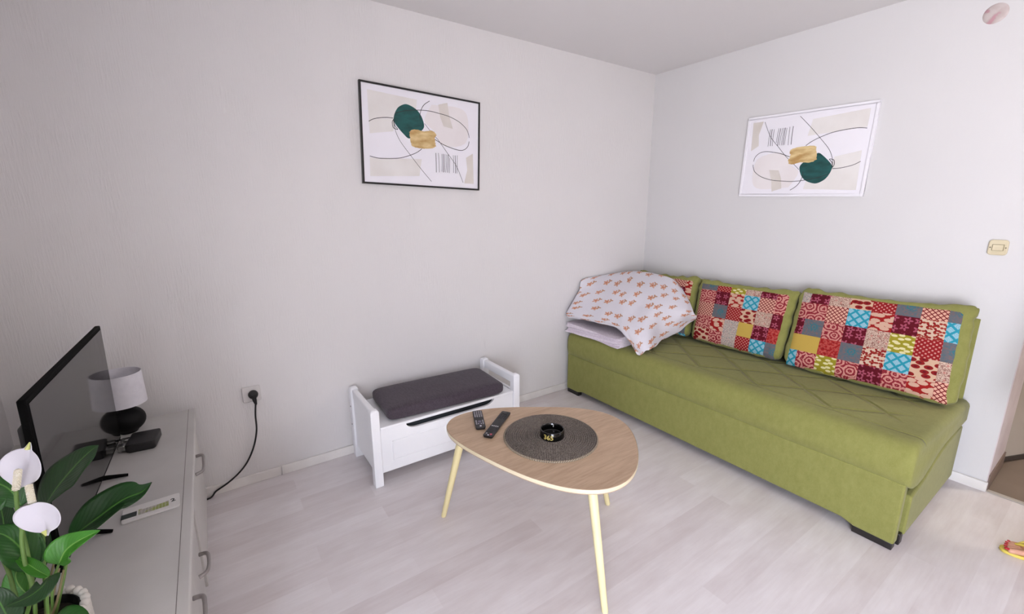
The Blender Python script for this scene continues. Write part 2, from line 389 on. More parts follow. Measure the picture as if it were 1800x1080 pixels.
# ------------------------------------------------------------------ framed pictures
m_paper = pmat('art paper', '#eeecf2', '#ebe9ef', 4, .6)
def amat(n, c, c2=None, sc_=18, st=(1, 1, 1)): return pmat('ink '+n, c, c2, sc_, .6, stretch=st)
m_art = [m_paper, amat('beige', '#e6e3e0', '#dfdbd7', 7), amat('blush', '#eae5e5', '#e6e0e0', 7), amat('taupe', '#d9d3cc', '#d1cac2', 9),
         amat('deep teal', '#083f3d', '#175855', 14, (1, 1, 2.5)), amat('gold', '#dec792', '#b8935a', 13, (1, 1, 3)), amat('line', '#2c2a2b')]
def smooth2(p, sub=5):
    q, _ = smooth_path([Vector((a, b, 0)) for a, b in p], [0]*len(p), sub); return [(v.x, v.y) for v in q]
def art_bm(W, Hh, toW):
    "the printed sheet: flat inks on paper, all one surface; toW maps (u, v, lift) to the room"
    bm = bmesh.new()
    def poly(pts, mi, lift):
        f = bm.faces.new([bm.verts.new(toW(a, b, lift)) for a, b in pts]); f.material_index = mi
    def line(pts, w, lift):
        q = smooth2(pts); L, R_ = [], []
        for i, p in enumerate(q):
            a = q[max(i-1, 0)]; b = q[min(i+1, len(q)-1)]; dx, dy = b[0]-a[0], b[1]-a[1]; l = math.hypot(dx, dy) or 1
            L.append(bm.verts.new(toW(p[0]-dy/l*w, p[1]+dx/l*w, lift))); R_.append(bm.verts.new(toW(p[0]+dy/l*w, p[1]-dx/l*w, lift)))
        for i in range(len(q)-1): bm.faces.new((L[i], L[i+1], R_[i+1], R_[i])).material_index = 6
    w, h = W/2, Hh/2
    poly([(-w, -h), (w, -h), (w, h), (-w, h)], 0, 0)
    i0 = ART['inner']
    poly(ART['beigeTL'], 1, .0003); poly(ART['beigeBL'], 1, .0003); poly(smooth2(ART['pinkR']+ART['pinkR'][:1], 4)[:-1], 2, .0003)
    poly(ART['taupe1'], 3, .0005); poly(ART['taupe2'], 3, .0005)
    poly(smooth2(ART['teal']+ART['teal'][:1], 4)[:-1], 4, .0007)
    rg = []
    for k, p in enumerate(smooth2(ART['gold']+ART['gold'][:1], 6)[:-1]): rg.append((p[0]+random.uniform(-.004, .004), p[1]+random.uniform(-.001, .001)))
    for k in ('l1', 'l2', 'l3', 'l4', 'l5', 'l6', 'l7', 'ring'): line(ART[k], .0012 if k in ('l5', 'l6') else .0016, .0009)
    poly(rg, 5, .0010)
    b = ART['bars']
    for k in range(0, len(b), 2): line([b[k], ((b[k][0]+b[k+1][0])/2+.001, (b[k][1]+b[k+1][1])/2), b[k+1]], .0011 if (k//2) % 3 else .0016, .0009)
    return bm
def picture(name, label, group, c, rot, axis, W, Hh, fw, depth, fmat, flip):
    cr, sr = math.cos(rot), math.sin(rot); sg = -1 if flip else 1
    def toW(u, v, lift, d0=depth-.006):
        u, v = sg*u, sg*v
        a, b = u*cr-v*sr, u*sr+v*cr
        return Vector((c[0]+a, -(d0+lift), c[1]+b)) if axis == 'x' else Vector((-(d0+lift), c[0]-a, c[1]+b))
    base = (c[0], 0, c[1]) if axis == 'x' else (0, c[0], c[1])
    r = thing(name, label, 'picture', base, group)
    w, h = W/2, Hh/2; bm = bmesh.new()
    for (a, b, p, q) in ((-w, w, h-fw, h), (-w, w, -h, -h+fw), (-w, -w+fw, -h+fw, h-fw), (w-fw, w, -h+fw, h-fw)):
        vs_ = [bm.verts.new(toW(x, y, 0, z)) for z in (.002, depth) for x, y in ((a, p), (b, p), (b, q), (a, q))]
        for f in ((3, 2, 1, 0), (4, 5, 6, 7), (0, 1, 5, 4), (1, 2, 6, 5), (2, 3, 7, 6), (3, 0, 4, 7)): bm.faces.new([vs_[i] for i in f])
    bmesh.ops.remove_doubles(bm, verts=bm.verts, dist=1e-5)
    obj('frame', bm, fmat, r, bevel=.0015)
    bm = art_bm(W-2*fw+.002, Hh-2*fw+.002, toW)
    o = obj('art_print', bm, m_art, r)
    bm = bmesh.new(); vs_ = [bm.verts.new(toW(x, y, 0, z)) for z in (.003, depth-.0065) for x, y in ((-w+.003, -h+.003), (w-.003, -h+.003), (w-.003, h-.003), (-w+.003, h-.003))]
    for f in ((3, 2, 1, 0), (4, 5, 6, 7), (0, 1, 5, 4), (1, 2, 6, 5), (2, 3, 7, 6), (3, 0, 4, 7)): bm.faces.new([vs_[i] for i in f])
    obj('backing_board', bm, pmat('backing board', '#9c8a73', rough=.8), r)
picture('framed_picture', 'black framed abstract print with teal circle hanging above the storage bench', None, (-1.995, 1.783), -.032, 'x', .716, .512, .009, .022, pmat('black frame lacquer', '#0d0c0d', '#121112', 9, .35), False)
picture('framed_picture', 'white framed abstract print hung upside down above the green sofa', None, (-1.144, 1.727), -.023, 'y', .708, .506, .014, .020, pmat('white frame lacquer', '#eeedf2', '#ebeaef', 9, .4), True)
# ================================================================== dresser and what stands on it
ZD = .50; DX = -3.236; DY0, DY1 = -.075, -1.50
m_dw = pmat('white dresser foil', '#cbc8c4', '#c3c0bc', 5, .38, spec=.4)
m_dark = pmat('dark gap', '#2a2725')
m_han = pmat('brushed grey metal', '#a9a4a2', '#8f8a88', 60, .38, metallic=.55, stretch=(1, .1, 1))
d = thing('dresser', 'low white dresser with grey bar handles under the television', 'dresser', ((XL+DX)/2, (DY0+DY1)/2, 0))
bm = box(XL+.02, DX+.010, DY1-.012, DY0+.012, ZD-.026, ZD)
obj('top_board', bm, m_dw, d, bevel=.005, seg=3)
bm = box(DX-.018, DX-.0165, DY1-.010, DY0+.010, ZD-.0005, ZD+.0004)
obj('edge_joint', bm, pmat('joint line', '#6d6863', rough=.6), d, label='thin dark joint line along the front of the top')
bx0 = XL+.03; fx = DX-.014
bm = box(bx0, fx, DY0-.02, DY0, .0, ZD-.026); obj('side_panel', bm, m_dw, d, bevel=.002)
bm = box(bx0, fx, DY1, DY1+.02, .0, ZD-.026); obj('side_panel', bm, m_dw, d, bevel=.002)
obj('back_panel', box(bx0, bx0+.008, DY1+.02, DY0-.02, .03, ZD-.026), m_dw, d)
obj('bottom_board', box(bx0+.008, fx, DY1+.02, DY0-.02, .05, .068), m_dw, d)
obj('plinth', box(fx-.03, fx-.012, DY1+.02, DY0-.02, 0, .05), m_dw, d)
def handle(y0, y1, z, par):
    bm = tube([(fx+.014, y0, z), (fx+.030, y0-.006, z+.003), (fx+.038, y0-.020, z+.004), (fx+.040, (y0+y1)/2, z+.004), (fx+.038, y1+.020, z+.004), (fx+.030, y1+.006, z+.003), (fx+.014, y1, z)], [.0068, .006, .0055, .005, .0055, .006, .0068], seg=10, sub=4)
    obj('bar_handle', bm, m_han, par, smooth=50)
ys = [DY0-.02, -.76, -1.10, DY1+.02]
for k in (1, 2): obj('divider', box(bx0+.008, fx-.002, ys[k]-.009, ys[k]+.009, .068, ZD-.026), m_dw, d)
for k in range(3):
    a, b = ys[k]-(.004 if k == 0 else .011), ys[k+1]+(.004 if k == 2 else .011)
    if k != 1:
        dr = obj('door', box(fx-.02, fx+.012, b, a, .074, ZD-.032), m_dw, d, bevel=.003)
        hc = (a+b)/2+(.03 if k == 2 else 0); handle(hc+.08, hc-.08, .392, dr)
    else:
        dr = obj('drawer', box(fx-.30, fx+.006, b, a, .074, .375), m_dw, d, bevel=.003)
        handle((a+b)/2+.055, (a+b)/2-.055, .30, dr)
        obj('shelf', box(bx0+.008, fx-.02, b, a, .378, .392), m_dw, d)

# television -------------------------------------------------------
tw, th = .782, .445; yaw = math.radians(-1.36); tilt = math.radians(-1.2)
tc_ = Vector((-3.4755, -.663, .5236))
te = Vector((-math.sin(yaw), math.cos(yaw), 0)); tu = Vector((-math.sin(tilt)*math.cos(yaw), -math.sin(tilt)*math.sin(yaw), math.cos(tilt))); tn = te.cross(tu)
if tn.x < 0: tn = -tn
tv = thing('television', 'flat black television standing on the white dresser', 'television', (tc_.x-.03, tc_.y, ZD))
m_tv = pmat('black television plastic', '#060606', '#0a0a0a', 40, .75, spec=.08)
m_tv2 = pmat('black television back', '#121413', '#1a1d1b', 25, .5)
mid = tc_+tu*th/2
obj('cabinet', obox(mid-tn*.0085, te, tn, tu, tw/2+.007, .0078, th/2+.009), m_tv, tv, bevel=.003)
bm = obox(mid-tn*.0007, te, tn, tu, tw/2+.008, .0012, th/2+.010)
t = NT('dark glossy screen'); 
obj('screen', obox(mid+tn*.0006, te, tn, tu, tw/2-.004, .0008, th/2-.004), t.out((.012, .012, .012, 1), .06, .5, IOR=1.42), tv, label='glossy dark grey screen'); bm.free()
bm = bmesh.new()
V0 = [mid-tn*.0168+te*x*(tw/2-.012)+tu*z*(th/2-.02) for x, z in ((-1, -1), (1, -1), (1, .86), (-1, .86))]
V1 = [mid-tn*.040+te*x*(tw/2-.035)+tu*z for x, z in ((-1, -.17), (1, -.17), (1, .145), (-1, .145))]
a = [bm.verts.new(p) for p in V0]; b = [bm.verts.new(p) for p in V1]
bm.faces.new(a); bm.faces.new(b)
for i in range(4): bm.faces.new((a[i], a[(i+1) % 4], b[(i+1) % 4], b[i]))
obj('back_housing', bm, m_tv2, tv, bevel=.014, seg=3)
for s in (-1, 1):
    c = Vector((-3.4835, -.600 if s > 0 else -.905, tc_.z))
    zt = c.z+.012; bm = bmesh.new()
    for fwd in (1, -1):
        tip = Vector((c.x+fwd*(.070 if fwd > 0 else .085), c.y+s*.014, ZD+.0045))
        tube([(c.x, c.y, zt), (c.x+fwd*.006, c.y+s*.001, zt-.014), (c.x+fwd*.022, c.y+s*.005, ZD+.0165), tip], [.008, .009, .0080, .0045], bm, 10, sub=4)
    obj('foot', bm, m_tv, tv, smooth=50)

# table lamp -------------------------------------------------------
lc = Vector((-3.452, -.178, ZD))
lp = thing('table_lamp', 'small lamp with round black base and white drum shade behind the television', 'lamp', lc)
rb = .063
prof = [(0, 0), (.03, 0)]+[(rb*math.cos(a), .054+.054*math.sin(a)) for a in [math.radians(x) for x in range(-55, 86, 10)]]+[(0, .108)]
obj('lamp_base', lathe(prof, lc), pmat('black ceramic', '#070607', '#0a090a', 30, .55, spec=.2), lp, smooth=40)
m_lshade = pmat('white shade fabric', '#e4e2e8', '#dddbe2', 40, .8, .0008)
r0, r1, z0, z1 = .078, .075, .126, .258
prof = [(r0, z0), (r1, z1), (r1-.002, z1), (r0-.002, z0), (r0, z0)]
obj('lamp_shade', lathe(prof, lc, seg=56), m_lshade, lp, smooth=40)
bm = lathe([(0, .09), (.012, .09), (.012, .133), (0, .136)], lc, seg=16); tube([lc+Vector((-.068, 0, .211)), lc+Vector((.068, 0, .215))], .0016, bm, 6); tube([lc+Vector((0, -.068, .215)), lc+Vector((0, .068, .215))], .0016, bm, 6)
tube([lc+Vector((.011, 0, .128)), lc+Vector((.03, 0, .178)), lc+Vector((.012, 0, .215))], .0014, bm, 6)
obj('shade_carrier', bm, pmat('white wire', '#d6d3cf', rough=.4), lp, smooth=40)
prof = [(0, .136)]+[(.009, .138), (.011, .148)]+[(.021*math.sin(a), .180-.021*math.cos(a)) for a in [math.radians(x) for x in range(40, 181, 20)]]
obj('bulb', lathe(prof, lc, seg=20), pmat('opal bulb', '#efece4', rough=.3), lp, smooth=60)

# set top box -------------------------------------------------------
bc = Vector((-3.388, -.350, ZD)); rz = Matrix.Translation(bc) @ Matrix.Rotation(math.radians(-6), 4, 'Z')
sb = thing('set_top_box', 'small black set top box beside the lamp on the dresser', 'set top box', bc)
bm = slab(rbox_pts(.092, .118, .010), .004, .034); xf(bm, rz); obj('housing', bm, pmat('black box plastic', '#121112', '#1a1819', 30, .42), sb, bevel=.003)
bm = slab(rbox_pts(.080, .106, .008), .0, .004); xf(bm, rz); obj('base_pad', bm, m_blk, sb)
for yy in (-.030, .022):
  bm = box(-.072, -.047, yy-.013, yy+.013, .008, .030); xf(bm, rz); obj('metal_plug', bm, pmat('bright metal plug', '#c9c9c6', '#6e6e6c', 70, .22, metallic=.8), sb, bevel=.002, label='shiny metal plug on its side')
cabp = [rz @ Vector(p) for p in ((-.046, .048, .019), (-.07, .06, .012), (-.12, .07, .006))]+[Vector((-3.62, -.33, ZD+.005)), Vector((-3.70, -.5, ZD+.005))]
o = obj('cable', tube(cabp, .0035, seg=8, sub=6), m_blk, sb, smooth=60)

# leaflet -----------------------------------------------------------
ca = onp(213, 925, 2, ZD); cb = onp(317, 891, 2, ZD); cc_ = onp(310, 870, 2, ZD)
ex = (cb-ca).normalized(); ey = Vector((-ex.y, ex.x, 0)); cen = (ca+cb)/2
Lh = (cb-ca).length/2; hw = .040
lf = thing('information_card', 'white card with green picture strip lying on the dresser behind the plant', 'card', cen+ey*hw)
T = Matrix((ex, ey, Vector((0, 0, 1)))).transposed().to_4x4(); T.translation = cen+ey*hw
bm = slab(rbox_pts(2*Lh, 2*hw, .008), .0005, .0055); xf(bm, T); obj('card', bm, pmat('white card', '#e2e0dc', '#dddad6', 8, .4), lf, bevel=.001)
bm = bmesh.new()
t = NT('printed strip'); v = t.coord('Object', (1, 1, 1)); n = t.noise(v, 60, 2); n2 = t.noise(v, 90, 2)
mm = t.out(t.mix(t.step(n, .45, .55), t.mix(t.step(n2, .4, .6), lin('#a9a79e'), lin('#bdb3ac')), lin('#9aa35e')), .5)
x0 = Lh-.027-.074
for k in range(9): box(x0+k*.0082, x0+k*.0082+.0074, -.020, .006+(.004 if k in (0, 8) else 0), .0055, .0059, bm)
xf(bm, T); obj('picture_strip', bm, mm, lf, label='green and grey printed strip')
bm = box(x0-.040, x0-.004, -.020, .006, .0055, .0060); xf(bm, T); obj('dark_panel', bm, pmat('dark green print', '#232a28', '#37433f', 40, .3), lf, label='dark rectangle')
bm = text_bm('2', .024, .0002, .0006); xf(bm, Matrix.Translation((Lh-.017, .004, .0058)) @ Matrix.Rotation(math.radians(8), 4, 'Z')); xf(bm, T); obj('numeral', bm, pmat('print black', '#1d1b1c'), lf)

# router behind the set
rt = thing('power_adapter', 'black adapter block on the dresser behind the near end of the television', 'adapter', (-3.62, -1.16, ZD))
bm = slab([(p[0]-3.62, p[1]-1.16) for p in rbox_pts(.07, .11, .012)], ZD+.0005, ZD+.032); obj('housing', bm, m_tv2, rt, bevel=.004)
obj('cable', tube([(-3.615, -1.215, ZD+.016), (-3.61, -1.26, ZD+.012), (-3.60, -1.33, ZD+.0045), (-3.56, -1.42, ZD+.0045), (-3.55, -1.52, ZD+.0045)], .0035, seg=8, sub=6), m_blk, rt, smooth=60)

# ================================================================== storage bench
bnx0, bnx1, bny0, bny1 = -2.53, -1.622, -.022, -.425
sbn = thing('storage_bench', 'white wooden storage bench with low side rails against the back wall', 'bench', ((bnx0+bnx1)/2, (bny0+bny1)/2, 0))
m_bw = pmat('white bench lacquer', '#f8f9fb', '#f5f6f9', 4, .35, spec=.5)
pz = .425
def post(x0, x1, y0, y1):
    bm = box(x0, x1, y0, y1, 0, pz)
    bmesh.ops.bevel(bm, geom=[e for e in bm.edges if all(v.co.z > pz-.01 for v in e.verts)], offset=.014, segments=4, profile=.5, affect='EDGES')
    obj('post', bm, m_bw, sbn, bevel=.003)
pt = .044
for x in (bnx0, bnx1-pt):
    post(x, x+pt, bny1, bny1+pt); post(x, x+pt, bny0-pt, bny0)
    obj('side_rail', box(x+.008, x+pt-.006, bny1+pt-.002, bny0-pt+.002, pz-.062, pz-.010), m_bw, sbn, bevel=.006, seg=3)
    if x == bnx0: obj('side_panel', box(x+.012, x+.030, bny1+pt-.002, bny0-pt+.002, .072, pz-.060), m_bw, sbn, bevel=.002)
    else: obj('side_panel', box(x+.012, x+.030, bny1+pt-.002, bny0-pt+.002, .072, .318), m_bw, sbn, bevel=.002)
lx0, lx1 = bnx0+pt, bnx1-pt; lz = .324
obj('lid', box(lx0+.002, lx1-.002, bny1+.004, bny0-.012, lz-.016, lz), m_bw, sbn, bevel=.004, seg=3)
# front panel with a scooped finger slot and a raised field
sx0, sx1 = lx0+.155, lx1-.150; zt = lz-.017; zb = .066
fy0, fy1 = bny1+.012, bny1+.030
pts = [(lx0, zb), (lx1, zb), (lx1, zt), (sx1+.03, zt)]
dp = .034
for k in range(7): a = PI/2*k/6; pts.append((sx1-.045+.06*math.cos(a)-.0, zt-dp*math.sin(a)))
for k in range(6, -1, -1): a = PI/2*k/6; pts.append((sx0+.045-.06*math.cos(a), zt-dp*math.sin(a)))
pts += [(sx0-.03, zt), (lx0, zt)]
obj('front_panel', prism(pts, 1, fy0, fy1), m_bw, sbn, bevel=.002)
obj('slot_shadow_board', box(sx0-.03, sx1+.03, fy1+.012, fy1+.016, zt-.07, zt), pmat('painted slot shade', '#1d2429', '#232a30', 12, .7), sbn, label='dark board standing in for the shade inside the finger slot')  # shade behind the slot, painted as a dark board
bm = bmesh.new(); a0, a1, c0, c1 = lx0+.06, lx1-.06, zb+.055, zt-.075
for (p, q, r_, s_) in ((a0, a1, c0, c0+.006), (a0, a1, c1-.006, c1), (a0, a0+.006, c0, c1), (a1-.006, a1, c0, c1)): box(p, q, fy0-.0025, fy0+.001, r_, s_, bm)
obj('panel_moulding', bm, m_bw, sbn, bevel=.0012)
obj('back_panel', box(lx0, lx1, bny0-.024, bny0-.010, .066, lz-.016), m_bw, sbn)
obj('bottom_board', box(lx0, lx1, fy1, bny0-.024, .07, .082), m_bw, sbn)
for z in (.20, .31):
    bm = lathe([(0, 0), (.004, 0), (.004, .002), (0, .0025)], (0, 0, 0), None, 12); xf(bm, Matrix.Translation((bnx0+.0002, bny0-.02, z)) @ Matrix.Rotation(-PI/2, 4, 'Y'))
    obj('bolt', bm, pmat('dark bolt', '#3a3533', rough=.4), sbn)
# seat cushion
t = NT('purple grey woven cushion'); v = t.coord('Object'); n = t.noise(t.coord('Object', (1, .25, 1)), 160, 2); n2 = t.noise(v, 7, 3)
t.bump(n, .0012, .7); m_cush = t.out(t.mix(t.step(n, .3, .7), lin('#413840'), lin('#50474f')), .85, .25, Sheen_Weight=.15)
cu = bmesh.new(); cz0, cz1 = lz+.001, lz+.076
cc2 = Vector((-2.075, -.245, 0)); W2, D2 = .350, .170
def cush(u, v):
    a = u*2*PI; b = (v-.5)*PI
    def sp(x, e): return math.copysign(abs(x)**e, x)
    x = W2*sp(math.cos(a), .13)*sp(math.cos(b), .20); y = D2*sp(math.sin(a), .13)*sp(math.cos(b), .20); z = sp(math.sin(b), .5)
    crown = .006*(1-(x/W2)**2)*(1-(y/D2)**2)
    zz = (cz0+cz1)/2+(cz1-cz0)/2*z+(crown if z > 0 else 0)
    p = Vector((x, y, zz)); p += .0015*noise.noise_vector(p*9)
    if p.z < cz0: p.z = cz0
    return Matrix.Rotation(math.radians(-3), 4, 'Z') @ p + cc2
bm = grid(cush, 96, 24, close_u=True)
bmesh.ops.remove_doubles(bm, verts=bm.verts, dist=1e-4)
o = obj('seat_cushion', bm, m_cush, smooth=60, origin=(cc2.x, cc2.y, cz0)); tag(o, 'dark purple grey cushion lying on the white storage bench', 'cushion')
# ================================================================== green sofa
def green_mat(name, quilt):
    t = NT(name); v = t.coord('Object')
    weave = t.noise(t.coord('Object', (1, 1, .5)), 260, 2, .6); slub = t.noise(t.coord('Object', (1, 1, .6)), 40, 4, .7); cl = t.noise(v, 5, 2)
    c = t.mix(t.step(slub, .3, .75), lin('#828246'), lin('#8d8d51')); c = t.mix(t.math('MULTIPLY', t.step(weave, .5, .8), .25), c, lin('#9b9c67'))
    h = t.math('MULTIPLY', weave, .0004)
    if quilt:
        sp = t.n('SeparateXYZ'); t.set(sp.inputs[0], v)
        wob = t.math('MULTIPLY', t.math('SUBTRACT', t.noise(v, 6, 1), .5), .10)
        a = t.math('ADD', t.math('MULTIPLY', sp.outputs[0], 1/.30), wob); b = t.math('MULTIPLY', sp.outputs[1], 1/.34)
        d1 = t.math('PINGPONG', t.math('ADD', a, b), .5); d2 = t.math('PINGPONG', t.math('SUBTRACT', a, b), .5)
        q = t.math('SMOOTH_MIN', t.step(d1, 0, .075), t.step(d2, 0, .075), .2)
        m = t.math('MULTIPLY', t.step(sp.outputs[0], -.335, -.30), t.math('MULTIPLY', t.step(sp.outputs[1], -.93, -.86), t.step(sp.outputs[2], .455, .465)))
        q = t.math('ADD', t.math('MULTIPLY', t.math('SUBTRACT', q, 1), m), 1)
        edge = t.math('MULTIPLY', t.step(t.math('ABSOLUTE', t.math('SUBTRACT', sp.outputs[0], -.325)), .012, .0), t.step(sp.outputs[2], .455, .465))
        q = t.math('SUBTRACT', q, t.math('MULTIPLY', edge, .5))
        h = t.math('ADD', h, t.math('MULTIPLY', q, .012))
    t.bump(h, 1.0, 1.0)
    return t.out(c, .9, .15, Sheen_Weight=.12)
m_gr = green_mat('green slub upholstery', False); m_grq = green_mat('green quilted upholstery', True)
m_foot = pmat('black sofa foot', '#1c1917', '#252120', 30, .4)
so = thing('sofa_bed', 'long green upholstered sofa bed with quilted seat standing along the right wall', 'sofa', (-.46, -1.06, 0))
def rough_box(x0, x1, y0, y1, z0, z1, bev, n, amp, fr=3, seg=4):
    bm = box(x0, x1, y0, y1, z0, z1)
    bmesh.ops.bevel(bm, geom=list(bm.edges), offset=bev, segments=seg, profile=.6, affect='EDGES')
    return bm
FX = -.902
# seat mattress: profile extruded along the wall, ends rounded
prof = [(FX+.004, .312), (FX-.004, .36), (FX-.003, .43), (FX+.006, .463), (FX+.030, .482), (FX+.075, .486), (-.6, .480), (-.3, .468), (-.05, .464), (-.03, .455), (-.03, .352), (-.30, .350), (-.42, .347), (-.52, .332), (-.62, .305), (-.72, .282), (-.80, .277), (-.87, .29)]
SY0, SY1 = -.042, -2.092
bm = bmesh.new(); N = 60; rings = []
ctr = Vector((-.46, 0, .40))
for j in range(N+1):
    t_ = j/N; y = SY0+(SY1-SY0)*(.5-.5*math.cos(PI*t_)) if False else SY0+(SY1-SY0)*t_
    rings.append(y)
ylist = [SY0, SY0-.004, SY0-.014, SY0-.030]+[SY0-.03+(SY1-SY0+.06)*k/40 for k in range(1, 40)]+[SY1+.030, SY1+.014, SY1+.004, SY1]
ins = {SY0: .030, SY0-.004: .016, SY0-.014: .005, SY1+.014: .005, SY1+.004: .016, SY1: .030}
R2 = []
for y in ylist:
    k = ins.get(y, 0); row = []
    for (x, z) in prof:
        top = max(0, min(1, (z-.36)/.1)); xx = x+(k if x < -.6 else -k)*(.5 if x < -.6 else 0); zz = z-k*top
        w = .0035*noise.noise(Vector((x*3, y*3.5, z*4))) if 0 == k else 0
        row.append(bm.verts.new((xx-(w if x < -.8 else 0), y, zz+(w*.7 if z > .44 else 0))))
    R2.append(row)
n = len(prof)
for a, b in zip(R2, R2[1:]):
    for i in range(n): bm.faces.new((a[i], a[(i+1) % n], b[(i+1) % n], b[i]))
bm.faces.new(R2[0]); bm.faces.new(R2[-1][::-1])
obj('seat_mattress', bm, m_grq, so, smooth=50)
# base
ybl, ybr = SY0-.006, SY1+.014
pts = [(ybl, .030), (ybl-.12, .030), (ybl-.17, .046), (ybr+.19, .046), (ybr+.14, .030), (ybr, .030), (ybr, .311), (ybl, .311)]
obj('front_panel', prism(pts, 0, FX+.006, FX+.052), m_gr, so, bevel=.008, seg=3)
obj('base_box', box(FX+.06, -.035, ybr+.045, ybl-.01, .05, .275), pmat('painted seam shade', '#15160d', '#1a1b11', 40, .95), so, bevel=.006, label='storage box inside the base, blackened as shade for the end seam')  # coloured near black so the gap over the end panel reads as shade
pts = [(-.805, .040), (-.05, .040), (-.05, .326), (-.30, .323), (-.42, .308), (-.52, .287), (-.62, .257), (-.70, .240), (-.765, .234), (-.805, .226)]
obj('end_panel', prism(pts, 1, ybr+.020, ybr-.010), m_gr, so, bevel=.009, seg=3)
obj('end_panel', prism(pts, 1, ybl-.016, ybl+.004), m_gr, so, bevel=.009, seg=3)
for (a, b, c, d_) in ((FX+.010, FX+.050, ybl-.125, ybl-.004), (FX+.010, FX+.050, ybr+.004, ybr+.145), (-.09, -.04, ybl-.125, ybl-.004), (-.09, -.04, ybr+.01, ybr+.13), (-.83, -.79, ybr-.004, ybr+.045)):
    obj('foot', box(a, b, c, d_, 0, .032 if a < -.85 else .052), m_foot, so, bevel=.003)
# loose back cover standing up behind the cushions
bm = bmesh.new(); ny = 70
def back(u, v):
    y = -.035+(-2.062+.035)*u
    zt = .872+.014*math.sin(y*9)+.01*noise.noise(Vector((y*7, 0, 2)))
    a = 2*PI*v; th_ = .046
    ca_, sa_ = math.cos(a), math.sin(a)
    e = math.copysign(abs(ca_)**.5, ca_)
    fall = .02*noise.noise(Vector((y*10, v*4, 1)))
    endk = min(1, min(u, 1-u)/.012)**.5
    return Vector((-.060+th_*math.copysign(abs(sa_)**.7, sa_)*endk, y+fall*.3, .44+(zt-.44)*(e*.5+.5)))
bm = grid(back, ny, 28, bm); bmesh.ops.remove_doubles(bm, verts=bm.verts, dist=1e-4)
bmesh.ops.holes_fill(bm, edges=bm.edges, sides=0)
obj('back_cover', bm, m_gr, so, smooth=60)

